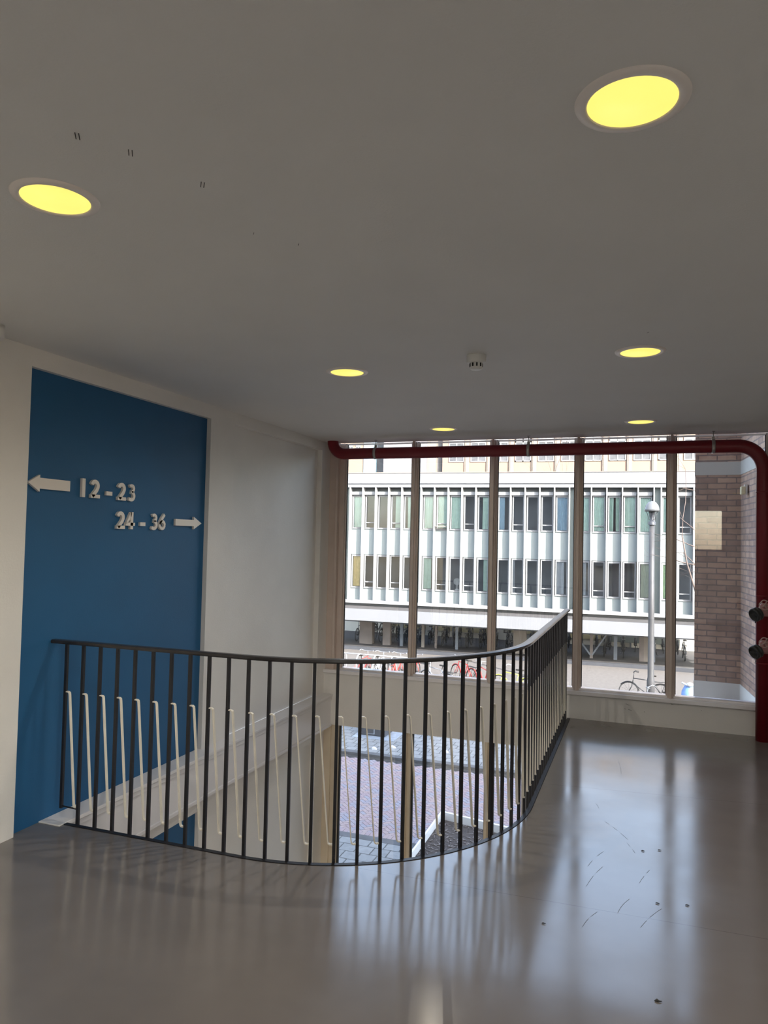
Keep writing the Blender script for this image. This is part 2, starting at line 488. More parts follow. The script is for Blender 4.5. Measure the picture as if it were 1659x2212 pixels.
cl = MB(); cl.box(X0 - 0.2, X1 + 0.15, Y0 - 0.15, YW + 0.03, H, H + 0.3)
cl_o = struct(cl.build('ceiling', M['ceil']), 'grey-white painted ceiling')
mk = MB()
for (x, y) in ((-1.3028, 1.3773), (-1.2292, 1.4799), (-1.1486, 1.6776)):
    for d in (0, 0.006):
        mk.obox((x + d, y + d, H - 0.0006), (0.009, -0.012, 0), (0.0008, 0.0006, 0), (0, 0, 0.0006))
for (x, y) in ((-1.1714, 2.0052), (-1.073, 2.1253), (0.012, 3.4727)):
    mk.obox((x, y, H - 0.0006), (0.004, -0.006, 0), (0.0006, 0.0004, 0), (0, 0, 0.0006))
mk.build('scratch_marks', M['scuff'], cl_o)

def left_wall(z0, z1, ztop, name, withblue, zb):
    w = MB()
    a, b = X0 - 0.2, X0
    if z0 == 0.0:                                     # unseen window added behind the viewer for more daylight
        w.box(a, b, Y0, -2.7, z0, z1); w.box(a, b, -0.3, 2.933, z0, z1)
        w.box(a, b, -2.7, -0.3, z0, 0.25); w.box(a, b, -2.7, -0.3, 2.42, z1)
    else: w.box(a, b, Y0, 2.933, z0, z1)
    w.box(a, b, 2.933, 4.606, ztop, z1)               # over blue recess
    w.box(a, b, 4.606, 4.935, z0, z1)
    w.box(a, b, 4.935, 6.58, ztop + 0.01, z1)
    w.box(a, b, 6.58, YW + 0.2, z0, z1)
    w.box(a, X0 - 0.05, 4.935, 6.58, z0, ztop + 0.01)
    w.box(a, X0 - 0.04, 2.933, 4.606, z0, ztop)
    o = struct(w.build(name, M['wall'], bevel=0.0))
    bl = MB(); bl.box(X0 - 0.06, X0 - 0.035, 2.933, 4.606, zb, ztop)
    bo = bl.build('blue_panel', M['blue'], o)
    bo['label'] = 'recessed matt blue painted panel'
    return o
wl = left_wall(0.0, H, 2.41, 'wall_left', True, 0.0)
wll = left_wall(ZL, -SL, -0.43, 'wall_left_lower', True, ZL)
# strip under the blue recess at the pier is floor level; ledge along the void
led = MB()
led.box(X0 - 0.035, -2.893, 3.13, YW, -0.016, 0.006)
led.box(X0 - 0.03, -2.905, 3.155, YW, -0.05, -0.016)
led.box(X0 - 0.03, -2.915, 3.155, YW, -SL, -0.05)
led.box(X0 - 0.03, -2.903, 3.155, YW, -SL - 0.012, -SL + 0.012)
struct(led.build('trim_1', M['trim'], bevel=0.003), 'white ledge and slab edge along the left wall')

wrl = MB(); wrl.box(X1, X1 + 0.15, 0.5, YW + 0.2, ZL, -SL)
struct(wrl.build('wall_right_lower', M['wall']))
wbl = MB(); wbl.box(X0 - 0.2, X1, 0.35, 0.5, ZL, -SL)
struct(wbl.build('wall_back_lower', M['wall']))
# back wall with a small window (mirrored in the big glazing)
wb = MB()
bx0, bx1, bz0, bz1 = 0.95, 1.56, 1.45, 2.33
wb.box(X0 - 0.2, bx0, Y0 - 0.15, Y0, -SL, H); wb.box(bx1, X1 + 0.15, Y0 - 0.15, Y0, -SL, H)
wb.box(bx0, bx1, Y0 - 0.15, Y0, -SL, bz0); wb.box(bx0, bx1, Y0 - 0.15, Y0, bz1, H)
struct(wb.build('wall_back', M['wall']))
w3 = empty('window_3', (1.255, Y0 - 0.07, bz0)); struct(w3)
f = MB()
for q in ((bx0, bx0 + 0.04, bz0, bz1), (bx1 - 0.04, bx1, bz0, bz1), (bx0, bx1, bz0, bz0 + 0.04), (bx0, bx1, bz1 - 0.04, bz1)):
    f.box(q[0], q[1], Y0 - 0.1, Y0 - 0.05, q[2], q[3])
f.build('window_frame', M['trim'], w3, (1.255, Y0 - 0.07, bz0))
f = MB(); f.box(bx0 + .03, bx1 - .03, Y0 - 0.078, Y0 - 0.074, bz0 + .03, bz1 - .03)
f.build('pane', M['glass'], w3, (1.255, Y0 - 0.07, bz0))

w5 = empty('added_window_5', (X0 - 0.07, -1.5, 0.25)); struct(w5)  # unseen window, added to bring daylight in from the left
f = MB()
for q in ((-2.7, -2.65, 0.25, 2.42), (-0.35, -0.30, 0.25, 2.42), (-2.7, -0.3, 0.25, 0.30), (-2.7, -0.3, 2.37, 2.42), (-1.53, -1.47, 0.25, 2.42)):
    f.box(X0 - 0.12, X0 - 0.05, q[0], q[1], q[2], q[3])
f.build('window_frame', M['trim'], w5, (X0 - 0.07, -1.5, 0.25))
f = MB(); f.box(X0 - 0.088, X0 - 0.084, -2.68, -0.32, 0.28, 2.40)
f.build('pane', M['glass'], w5, (X0 - 0.07, -1.5, 0.25))
wr = MB()
ry0, ry1, rz0, rz1 = -2.7, -0.3, 0.25, 2.42
wr.box(X1, X1 + 0.15, Y0, ry0, -SL, H); wr.box(X1, X1 + 0.15, ry1, YW + 0.2, -SL, H)
wr.box(X1, X1 + 0.15, ry0, ry1, -SL, rz0); wr.box(X1, X1 + 0.15, ry0, ry1, rz1, H)
struct(wr.build('wall_right', M['wall']))
w4 = empty('added_window_4', (X1 + 0.07, -1.5, rz0)); struct(w4)  # added out of view so more daylight reaches the room
f = MB()
for q in ((ry0, ry0 + 0.05, rz0, rz1), (ry1 - 0.05, ry1, rz0, rz1), (-1.53, -1.47, rz0, rz1), (ry0, ry1, rz0, rz0 + 0.05), (ry0, ry1, rz1 - 0.05, rz1)):
    f.box(X1 + 0.04, X1 + 0.10, q[0], q[1], q[2], q[3])
f.build('window_frame', M['trim'], w4, (X1 + 0.07, -1.5, rz0))
f = MB(); f.box(X1 + 0.068, X1 + 0.072, ry0 + .03, ry1 - .03, rz0 + .03, rz1 - .03)
f.build('pane', M['glass'], w4, (X1 + 0.07, -1.5, rz0))

# ---- front wall: parapet, sill, spandrel
ZS = 0.245
wf = MB()
wf.box(X0, 1.02, YW, YW + 0.2, -SL, ZS - 0.032)
wf.box(1.02, X1, YW, YW + 0.2, -SL, H)
struct(wf.build('wall_front', M['wall']), 'white parapet under the big window')
sl = MB(); sl.box(X0, 1.02, YW - 0.022, YW + 0.22, ZS - 0.032, ZS)
struct(sl.build('trim_2', M['sill'], bevel=0.003), 'white window sill board')
sc = MB()
for (x, z, l) in ((-0.12, 0.165, 0.03), (-0.10, 0.12, 0.03), (-0.14, 0.125, 0.012), (0.02, 0.115, 0.008), (0.24, 0.20, 0.02), (0.47, 0.17, 0.006)):
    sc.obox((x, YW - 0.0005, z), (l / 2, 0, -l / 6), (0, 0.0005, 0), (0.0002, 0, 0.0012))
struct(sc.build('trim_3', M['scuff']), 'dark scuff marks on the white parapet')

# ---- upper glazing
YG = 6.84
w1 = empty('window_1', (-1.0, YG, ZS)); struct(w1, 'tall upper glazing of narrow beige-framed panes')
OFF = (-1.0, YG, ZS)
cent = [-2.11, -1.335, -0.557, 0.226, 1.0]
for c in cent:
    m = MB()
    m.box(c - 0.026, c + 0.026, 6.79, 6.88, ZS, H)
    m.box(c - 0.011, c + 0.011, 6.755, 6.79, ZS - 0.0, H)
    m.build('mullion', M['frame'], w1, OFF, bevel=0.003)
m = MB(); m.box(-3.0, -2.90, 6.775, 6.90, ZS, H); m.box(-2.90, -2.845, 6.80, 6.885, ZS, H); m.box(-2.925, -2.90, 6.755, 6.775, ZS, H)
m.build('jamb', M['frame'], w1, OFF, bevel=0.003)
xs = [-2.845] + [c for c in cent]
for i in range(5):
    a = xs[i] + (0.026 if i else 0.0); b = xs[i + 1] - 0.026
    g = MB()
    for q in ((a, a + 0.012, ZS + 0.015, H), (b - 0.012, b, ZS + 0.015, H), (a, b, H - 0.012, H)):
        g.box(q[0], q[1], 6.82, 6.86, q[2], q[3] - (0.010 if q[3] == ZS + 0.025 else 0))
    g.build('glazing_bead', M['frame'], w1, OFF)
    g = MB(); g.box(a, b, 6.80, 6.86, ZS, ZS + 0.015); g.build('bottom_bead', M['sill'], w1, OFF)
    k = MB()
    for q in ((a + 0.012, a + 0.018, ZS + .025, H - .012), (b - 0.018, b - 0.012, ZS + .025, H - .012)):
        k.box(q[0], q[1], 6.835, 6.845, q[2], q[3])
    k.build('gasket', M['gasket'], w1, OFF)
    p = MB(); p.box(a + 0.01, b - 0.01, 6.838, 6.842, ZS + 0.02, H - 0.01)
    p.build('pane', M['glass'], w1, OFF)

# ---- lower glazing
w2 = empty('window_2', (-2.0, YG, ZL)); struct(w2, 'lower storey glazing behind the stairwell')
OFF = (-2.0, YG, ZL)
lz0, lz1 = ZL + 0.35, -SL
lc = [-2.12, -1.335]
for c in lc:
    m = MB(); m.box(c - 0.04, c + 0.03, 6.79, 6.88, lz0, lz1); m.box(c - 0.03, c - 0.005, 6.76, 6.79, lz0, lz1)
    m.build('mullion', M['frame_low'], w2, OFF, bevel=0.003)
m = MB(); m.box(-3.0, -2.925, 6.775, 6.90, lz0, lz1); m.box(-2.925, -2.85, 6.79, 6.885, lz0, lz1)
m.build('jamb', M['frame_low'], w2, OFF, bevel=0.003)
m = MB(); m.box(-1.03, -0.94, 6.78, 6.9, lz0, lz1)
m.build('jamb', M['trim'], w2, OFF, bevel=0.003)
lx = [-2.85, -2.12, -1.335, -1.03]
for i in range(3):
    a = lx[i] + (0.03 if i else 0); b = lx[i + 1] - (0.04 if i < 2 else 0)
    k = MB(); k.box(a, a + 0.014, 6.825, 6.855, lz0, lz1); k.box(b - 0.008, b, 6.825, 6.855, lz0, lz1)
    k.build('gasket', M['gasket'], w2, OFF)
    p = MB(); p.box(a, b, 6.838, 6.842, lz0, lz1)
    p.build('pane', M['glass'], w2, OFF)
for a, b in ((-0.94, 0.2), (0.26, 1.4), (1.46, 2.45)):  # unseen panes added to widen the daylight into the lower storey
    p = MB(); p.box(a, b, 6.838, 6.842, lz0, lz1); p.build('pane', M['glass'], w2, OFF)
for a in (0.2, 1.4):
    m = MB(); m.box(a, a + 0.06, 6.79, 6.88, lz0, lz1); m.build('mullion', M['frame_low'], w2, OFF)
wfl = MB()
wfl.box(X0, X1, YW, YW + 0.2, ZL, lz0); wfl.box(2.45, X1, YW, YW + 0.2, lz0, -SL)
struct(wfl.build('wall_front_lower', M['wall']))

# ---- our own building outside (shades the street)
ext = MB()
ext.box(-14, 26, YW - 0.1, YW + 0.2, H + 0.301, 9.0)
ext.box(-14, X0 - 0.21, YW - 0.1, YW + 0.2, GZ, H + 0.3)
ext.box(X1 + 0.16, 26, YW - 0.1, YW + 0.2, GZ, H + 0.3)
ext.box(X0 - 0.2, X1 + 0.15, YW, YW + 0.2, GZ, ZL - 0.001)
struct(ext.build('wall_exterior', M['render_ext']))

# ------------------------------------------------------------------ sign characters on the blue panel
XF = X0 - 0.035
def stroke(mb, pts, w, y0, z0, hgt, wsc=1.0):
    """thick polyline in unit letter space -> prism standing off the wall"""
    n = len(pts)
    L = []; Rr = []
    P = [Vector((p[0], p[1])) for p in pts]
    for i in range(n):
        t1 = (P[i] - P[i - 1]).normalized() if i else (P[1] - P[0]).normalized()
        t2 = (P[i + 1] - P[i]).normalized() if i < n - 1 else t1
        nn = Vector((-(t1.y + t2.y), t1.x + t2.x)).normalized()
        k = w / 2 / max(0.5, nn.dot(Vector((-t1.y, t1.x))))
        L.append(P[i] + nn * k); Rr.append(P[i] - nn * k)
    fn = lambda p, h: (h, y0 + p[0] * hgt * wsc, z0 + p[1] * hgt)
    for i in range(n - 1):
        mb.prism([L[i], L[i + 1], Rr[i + 1], Rr[i]], fn, XF, XF + 0.016)
def polyg(mb, pts, y0, z0, hgt):
    mb.prism(pts, lambda p, h: (h, y0 + p[0] * hgt, z0 + p[1] * hgt), XF, XF + 0.016)
def arc(cx, cy, rx, ry, a0, a1, n=12):
    return [(cx + rx * math.cos(math.radians(a0 + (a1 - a0) * k / n)), cy + ry * math.sin(math.radians(a0 + (a1 - a0) * k / n))) for k in range(n + 1)]
def glyph(ch, y0, z0, h, name, label, group=None):
    mb = MB()
    s = 0.215
    if ch == '1': polyg(mb, [(0.1, 0), (0.33, 0), (0.33, 1), (0.1, 1)], y0, z0, h)
    elif ch == '2':
        stroke(mb, arc(0.33, 0.67, 0.235, 0.225, 165, -18, 12) + [(0.46, 0.42), (0.14, 0.09)], s, y0, z0, h)
        polyg(mb, [(0.02, 0), (0.72, 0), (0.72, 0.19), (0.02, 0.19)], y0, z0, h)
    elif ch == '3':
        stroke(mb, arc(0.30, 0.735, 0.20, 0.175, 140, -90, 12), 0.17, y0, z0, h)
        stroke(mb, arc(0.28, 0.30, 0.26, 0.225, 90, -140, 14), 0.18, y0, z0, h)
    elif ch == '4':
        polyg(mb, [(0.42, 0), (0.65, 0), (0.65, 1), (0.42, 1)], y0, z0, h)
        polyg(mb, [(0, 0.2), (0.82, 0.2), (0.82, 0.38), (0, 0.38)], y0, z0, h)
        polyg(mb, [(0.0, 0.3), (0.2, 0.38), (0.5, 0.80), (0.5, 1.0), (0.42, 1.0)], y0, z0, h)
    elif ch == '6':
        stroke(mb, arc(0.345, 0.32, 0.245, 0.23, 0, 360, 20), 0.17, y0, z0, h)
        stroke(mb, [(0.56, 0.97), (0.40, 0.80), (0.22, 0.56), (0.105, 0.34)], 0.19, y0, z0, h)
    elif ch == '-': polyg(mb, [(0, 0.24), (0.47, 0.24), (0.47, 0.46), (0, 0.46)], y0, z0, h)
    o = mb.build(name, M['sign'], None, (XF, y0, z0))
    tag(o, label, 'sign', group)
hh = 0.107
glyph('1', 3.335, 1.755, hh, 'numeral', 'white numeral 1 opening the upper row on the blue panel')
glyph('2', 3.415, 1.755, hh, 'numeral', 'white numeral 2 next to the 1 in the upper sign row')
glyph('-', 3.547, 1.752, hh, 'dash', 'white dash between 12 and 23 in the upper sign row')
glyph('2', 3.646, 1.755, hh, 'numeral', 'white numeral 2 right after the dash in the upper sign row')
glyph('3', 3.742, 1.755, hh, 'numeral', 'white numeral 3 ending the upper row on the blue panel')
glyph('2', 3.645, 1.580, hh, 'numeral', 'white numeral 2 opening the lower row on the blue panel')
glyph('4', 3.728, 1.580, hh, 'numeral', 'white numeral 4 next to the 2 in the lower sign row')
glyph('-', 3.867, 1.577, hh, 'dash', 'white dash between 24 and 36 in the lower sign row')
glyph('3', 3.975, 1.580, hh, 'numeral', 'white numeral 3 right after the dash in the lower sign row')
glyph('6', 4.056, 1.580, hh, 'numeral', 'white numeral 6 ending the lower row beside the right arrow')
def arrow(y_tip, y_head, y_end, zc, hs, hd, label):
    mb = MB()
    pts = [(y_tip, zc), (y_head, zc + hd), (y_head, zc + hs), (y_end, zc + hs), (y_end, zc - hs), (y_head, zc - hs), (y_head, zc - hd)]
    mb.prism(pts, lambda p, h: (h, p[0], p[1]), XF, XF + 0.016)
    tag(mb.build('arrow_sign', M['sign'], None, (XF, y_end, zc)), label, 'sign')
arrow(2.955, 3.035, 3.252, 1.809, 0.029, 0.045, 'large white arrow pointing left at the edge of the blue panel')
arrow(4.549, 4.455, 4.238, 1.637, 0.0225, 0.044, 'smaller white arrow pointing right on the blue panel')

# ------------------------------------------------------------------ ceiling downlights
def make_lamp():
    t = empty('ceiling_light', (0, 0, H))
    r = MB()
    r.lathe([(0.094, 0.0), (0.094, -0.004), (0.098, -0.008), (0.118, -0.005), (0.121, 0.0)], (0, 0, 0), seg=48)
    r.build('rim', M['lamprim'], t)
    d = MB(); d.lathe([(0.0, -0.0045), (0.0945, -0.0045)], (0, 0, 0), seg=48)
    d.lathe([(0.0945, -0.0045), (0.0945, 0.0)], (0, 0, 0), seg=48)
    d.build('diffuser', M['diffuser'], t)
    ld = bpy.data.lights.new('lamp_light', 'SPOT')
    ld.energy = LAMP_W; ld.color = (1.0, 0.91, 0.77); ld.spot_size = math.radians(165); ld.spot_blend = 0.9
    ld.shadow_soft_size = 0.0
    lo = bpy.data.objects.new('lamp_light', ld); COL.objects.link(lo); lo.parent = t; lo.location = (0, 0, -0.02)
    return t
lamp0 = make_lamp()
lamps = [((-0.031, 1.631), 'largest round yellow downlight, at the upper right of the ceiling'),
         ((-1.601, 1.626), 'round yellow downlight at the far left of the ceiling, near the blue panel'),
         ((-1.616, 3.859), 'round yellow downlight over the stairwell, left of the smoke detector'),
         ((-0.023, 3.809), 'round yellow downlight right of the smoke detector, third in the right row'.replace(', third in the right row', ', middle of the right-hand row')),
         ((-1.625, 6.045), 'small round yellow downlight near the window, at the end of the left-hand row'),
         ((-0.028, 5.985), 'small round yellow downlight near the window, at the end of the right-hand row')]
hidden = [((-1.60, -0.6), 'added unseen downlight behind the viewer on the left'), ((-0.03, -0.6), 'added unseen downlight behind the viewer in the middle'),
          ((1.55, -0.6), 'added unseen downlight behind the viewer on the right'), ((1.55, 1.63), 'added unseen downlight right of the viewer')]  # unseen lamps added to brighten the room
for i, ((x, y), lab) in enumerate(lamps + hidden):
    o = lamp0 if i == 0 else copy_tree(lamp0)
    o.location = (x, y, H)
    tag(o, lab, 'ceiling light', 'round yellow downlights in the ceiling')

dim_light = [c_ for c_ in lamp0.children if c_.type == 'LIGHT'][0].data.copy()
dim_light.energy = 3.5                              # the two lamps by the window add little to the daylight
for o in [o_ for o_ in bpy.data.objects if o_.name.startswith('ceiling_light') and o_.location.y > 5]:
    [c_ for c_ in o.children if c_.type == 'LIGHT'][0].data = dim_light
low_fill = [c_ for c_ in lamp0.children if c_.type == 'LIGHT'][0].data.copy()
low_fill.energy = 85.0  # for unseen lamps added below to brighten the stairwell walls
for i, (x, y) in enumerate(((-1.9, 2.2), (0.2, 2.6), (0.6, 4.6), (-1.0, 1.4))):
    o = copy_tree(lamp0)
    o.location = (x, y, -SL)
    lg = [c_ for c_ in o.children if c_.type == 'LIGHT'][0]
    lg.data = low_fill
    tag(o, ('added unseen downlight under the landing, near the left wall', 'added unseen downlight under the landing, in the middle', 'added unseen downlight under the landing, nearest the street', 'added unseen downlight under the landing, farthest from the street')[i], 'ceiling light', 'round yellow downlights in the ceiling')
# smoke detector
sd = empty('smoke_detector', (-0.8218, 3.683, H)); tag(sd, 'small white round smoke detector hanging from the ceiling', 'smoke detector')
d = MB(); d.lathe([(0.0, 0), (0.050, 0), (0.051, -0.006), (0.051, -0.032), (0.047, -0.038), (0.0, -0.038)], (0, 0, 0))
d.build('base', M['plastic'], sd)
d = MB(); d.lathe([(0.034, -0.038), (0.033, -0.066), (0.026, -0.074), (0.0, -0.076)], (0, 0, 0))
ho = d.build('sensor_head', M['plastic'], sd)
d = MB()
for k in range(10):
    a = 2 * PI * k / 10
    d.obox((0.0335 * math.cos(a), 0.0335 * math.sin(a), -0.052), (-0.004 * math.sin(a), 0.004 * math.cos(a), 0), (0.0015 * math.cos(a), 0.0015 * math.sin(a), 0), (0, 0, 0.009))
d.build('vent', M['plastic_dark'], ho)
# camera dome in the top left corner
cd = empty('security_camera', (-2.875, 2.555, H)); tag(cd, 'white ceiling camera with dark lens, cut off by the left edge', 'camera')
d = MB(); d.lathe([(0.0, 0), (0.062, 0), (0.062, -0.055), (0.056, -0.064), (0.0, -0.064)], (0, 0, 0)); d.build('housing', M['plastic'], cd)
d = MB(); d.lathe([(0.042, -0.064), (0.038, -0.082), (0.024, -0.096), (0.0, -0.1)], (0, 0, 0)); d.build('dome', M['plastic_dark'], cd)

# ------------------------------------------------------------------ railing
O_ = 0.035
RR = R0 - O_
LA = 1.85
def path(s, o=0.0):   # s = 0 at x=-3.03; returns point, tangent
    l1 = -1.85 + 3.03
    l2 = RR * PI / 2
    if s <= l1: return Vector((-3.03 + s, 3.155 + O_ + o, 0)), Vector((1, 0, 0))
    if s <= l1 + l2:
        a = -PI / 2 + (s - l1) / RR
        return Vector((-1.85 + (RR - o) * math.cos(a), 4.405 + (RR - o) * math.sin(a), 0)), Vector((-math.sin(a), math.cos(a), 0))
    return Vector((-0.6 - O_ - o, 4.405 + (s - l1 - l2), 0)), Vector((0, 1, 0))
STOT = (-1.85 + 3.03) + RR * PI / 2 + (6.735 - 4.405)
rail = empty('stair_railing', (-1.0, 3.6, 0))
tag(rail, 'black steel balustrade with slanted cream rods curving around the stairwell opening', 'railing')
RO = (-1.0, 3.6, 0)
# handrail sweep (flat strip with softened top edges)
prof = [(-0.021, -0.017), (0.021, -0.017), (0.024, -0.010), (0.022, 0.0), (0.012, 0.003), (-0.012, 0.003), (-0.022, 0.0), (-0.024, -0.010)]
def sweep(prof, s0, s1, z, step=0.04):
    n = int((s1 - s0) / step) + 1
    mb = MB(); vs = []
    for i in range(n + 1):
        s = s0 + (s1 - s0) * i / n
        p, t = path(s)
        nn = Vector((-t.y, t.x, 0))
        for a, b in prof: vs.append(p + nn * a + Vector((0, 0, z + b)))
    m = len(prof); fs = []
    for i in range(n):
        for k in range(m):
            l = (k + 1) % m
            fs.append((i * m + k, i * m + l, (i + 1) * m + l, (i + 1) * m + k))
    fs.append(tuple(range(m))[::-1]); fs.append(tuple(range(n * m, n * m + m)))
    mb.add(vs, fs)
    return mb
hr = sweep(prof, -0.002, STOT, 0.965)
hr.build('handrail', M['railtop'], rail, RO)
bs = sweep([(-0.006, -0.02), (0.006, -0.02), (0.006, 0.004), (-0.006, 0.004)], 0.14, STOT, 0.0)
# bottom strip lies between bars and slab edge
bs = MB()
n = 90
vs = []
for i in range(n + 1):
    s = 0.14 + (STOT - 0.14) * i / n
    p, t = path(s)
    nn = Vector((-t.y, t.x, 0))
    for a, b in ((-0.033, -0.04), (-0.008, -0.04), (-0.008, 0.003), (-0.033, 0.003)): vs.append(p + nn * a + Vector((0, 0, b)))
fs = []
for i in range(n):
    for k in range(4):
        l = (k + 1) % 4
        fs.append((i * 4 + k, i * 4 + l, (i + 1) * 4 + l, (i + 1) * 4 + k))
fs += [(3, 2, 1, 0), (n * 4, n * 4 + 1, n * 4 + 2, n * 4 + 3)]
bs.add(vs, fs); bs.build('bottom_strip', M['rail'], rail, RO)
BS0, DB = 0.09, 0.1119
NB = int((STOT - 0.02 - BS0) / DB) + 1
def at(s, z):
    p, t = path(s); return p + Vector((0, 0, z)), t
for i in range(NB):
    s = BS0 + DB * i
    p, t = path(s)
    nn = Vector((-t.y, t.x, 0))
    z0 = 0.071 if i == 0 else -0.05
    m = MB(); m.obox(p + Vector((0, 0, (z0 + 0.954) / 2)), t * 0.0075, nn * 0.0075, Vector((0, 0, (0.954 - z0) / 2)))
    m.build('baluster', M['rail'], rail, RO)
    if i < NB - 1:
        j = rnd.uniform(-0.002, 0.002)
        sx = s + DB
        ks = [(s + 0.006, 0.690 + j), (s + 0.021, 0.690 + j), (s + 0.028, 0.685 + j), (s + 0.030, 0.674 + j), (sx - 0.030, 0.100 + j), (sx - 0.0275, 0.090 + j), (sx - 0.020, 0.085 + j), (sx - 0.006, 0.086 + j)]
        pts = [at(a, z)[0] for a, z in ks]
        r = MB()
        # flat bar: 5 mm in the plane, 12 mm across
        P3 = pts; hw = 0.0072; ht = 0.0027
        vs = []
        for k in range(len(P3)):
            t1 = (P3[k] - P3[k - 1]) if k else (P3[1] - P3[0])
            t2 = (P3[k + 1] - P3[k]) if k < len(P3) - 1 else t1
            tt = (t1.normalized() + t2.normalized()).normalized()
            nr = Vector((-t.y, t.x, 0))
            sd_ = tt.cross(nr).normalized()
            for a, b in ((-1, -1), (1, -1), (1, 1), (-1, 1)): vs.append(P3[k] + nr * hw * a + sd_ * ht * b)
        fs = []
        for k in range(len(P3) - 1):
            for q in range(4):
                l = (q + 1) % 4
                fs.append((k * 4 + q, k * 4 + l, k * 4 + 4 + l, k * 4 + 4 + q))
        e = (len(P3) - 1) * 4
        fs += [(3, 2, 1, 0), (e, e + 1, e + 2, e + 3)]
        r.add(vs, fs)
        ro = r.build('slanted_rod', M['rod'], rail, RO)
        if i == 0: ro['label'] = 'cream painted slanted rod'
a, _ = at(BS0, 0.082); b, _ = at(BS0 + DB, 0.078)
m = MB(); m.tube([a, b], 0.004, 8); m.build('cross_rod', M['rail'], rail, RO)

# ------------------------------------------------------------------ red pipe
pr = 0.0545
pz_, py_ = 2.382, 6.62
px_ = 0.914
rp = empty('red_water_pipe', (px_, py_, 0)); tag(rp, 'dark red dry riser pipe along the window top and down the right side', 'pipe')
PO = (px_, py_, 0)
pts = [(-2.905, py_, 2.511)]
rb = 0.125
c = (-2.905 + rb, pz_ + rb)
for k in range(0, 11):
    a = PI + (PI / 2) * k / 10
    pts.append((c[0] + rb * math.cos(a), py_, c[1] + rb * math.sin(a)))
rb2 = 0.19
c = (px_ - rb2, pz_ - rb2)
for k in range(0, 15):
    a = PI / 2 - (PI / 2) * k / 14
    pts.append((c[0] + rb2 * math.cos(a), py_, c[1] + rb2 * math.sin(a)))
pts.append((px_, py_, 0.0))
# resample long straights fine
m = MB(); m.tube(pts, pr, 28); m.build('pipe_run', M['red'], rp, PO)
for z in (0.62, 1.16, 2.0):
    m = MB(); m.lathe([(pr, -0.006), (pr + 0.002, -0.005), (pr + 0.002, 0.005), (pr, 0.006)], (px_, py_, z), seg=28)
    m.build('weld_collar', M['red'], rp, PO)
for x in (-2.446 * 1.003, -0.983, 0.540):
    m = MB(); m.lathe([(pr, -0.013), (pr + 0.004, -0.013), (pr + 0.004, 0.013), (pr, 0.013)], (x, py_, pz_), (1, 0, 0), seg=28)
    m.obox((x, py_, pz_ + pr + 0.012), (0.013, 0, 0), (0, 0.006, 0), (0, 0, 0.014))
    m.tube([(x, py_, pz_ + pr), (x, py_, H)], 0.004, 8)
    m.lathe([(0.0, 0.0), (0.016, 0), (0.014, -0.006), (0.0, -0.006)], (x, py_, H), seg=16)
    m.build('pipe_clamp', M['clamp'], rp, PO)

def valve(z, chain, label):
    v = empty('hydrant_valve', (px_, py_ - pr, z)); tag(v, label, 'valve')
    VO = (px_, py_ - pr, z)
    hub = Vector((px_ - 0.012, 6.43, z + 0.035))
    m = MB()
    m.tube([(px_, py_ - pr + 0.005, z), (px_, 6.50, z)], 0.038, 20)
    m.lathe([(0.0, -0.052), (0.03, -0.05), (0.043, -0.03), (0.046, 0), (0.043, 0.03), (0.03, 0.05), (0.0, 0.052)], (px_ - 0.006, 6.475, z + 0.01), (0, 0, 1), seg=24)
    m.tube([(px_ - 0.006, 6.475, z + 0.01), (px_ - 0.014, 6.41, z + 0.045)], 0.013, 14)
    od = Vector((-0.74, -0.55, -0.33)).normalized()
    oc = Vector((px_ - 0.01, 6.465, z + 0.005))
    m.tube([oc, oc + od * 0.060], 0.032, 20)
    m.build('valve_body', M['brass'], v, VO)
    # handwheel: five-lobed rim on five spokes
    ax = Vector((-0.12, -0.92, 0.38)).normalized()
    hc = Vector((px_ - 0.016, 6.395, z + 0.052))
    u = ax.cross(Vector((0, 0, 1))).normalized(); w = ax.cross(u)
    w_ = MB(); rim = []
    for k in range(60):
        a = 2 * PI * k / 60
        rad = 0.0335 + 0.0065 * abs(math.cos(2.5 * a)) ** 0.7
        rim.append(hc + (u * math.cos(a) + w * math.sin(a)) * rad)
    w_.tube(rim, 0.0048, 8, closed=True)
    for k in range(5):
        a = 2 * PI * (k + 0.5) / 5
        w_.tube([hc, hc + (u * math.cos(a) + w * math.sin(a)) * 0.034], 0.0042, 8)
    w_.lathe([(0.0, 0.006), (0.011, 0.004), (0.012, -0.006), (0.0, -0.008)], hc, ax, seg=16)
    w_.build('handwheel', M['wheel'], v, VO)
    # blind cap
    cc = oc + od * 0.060
    k_ = MB()
    k_.lathe([(0.0, 0.0), (0.048, 0.0), (0.052, 0.006), (0.052, 0.022), (0.049, 0.024), (0.049, 0.032), (0.053, 0.035), (0.053, 0.050), (0.048, 0.055), (0.040, 0.055), (0.038, 0.048), (0.012, 0.046), (0.008, 0.052), (0.0, 0.053)], cc, od, seg=32)
    q = od.cross(Vector((0, 0, 1))).normalized()
    q2 = od.cross(q)
    k_.obox(cc + od * 0.05, q * 0.036, q2 * 0.005, od * 0.005)
    co = k_.build('blind_cap', M['rubber'], v, VO)
    lw = MB()
    base = cc + od * 0.035 + Vector((0, 0, -0.05))
    if chain:
        for k in range(4):
            lw.tube([base + Vector((0.004 * math.cos(t_) * (1 if k % 2 else 0.2), 0.004 * math.cos(t_) * (0.2 if k % 2 else 1), -0.010 * k + 0.008 * math.sin(t_))) for t_ in [2 * PI * q_ / 10 for q_ in range(10)]], 0.0014, 6, closed=True)
        lw.build('chain', M['clamp'], v, VO)
    else:
        lw.tube([base + Vector((0, 0, 0.012)), base + Vector((-0.002, -0.004, -0.016))], 0.0035, 8)
        lw.build('lug', M['rubber'], v, VO)
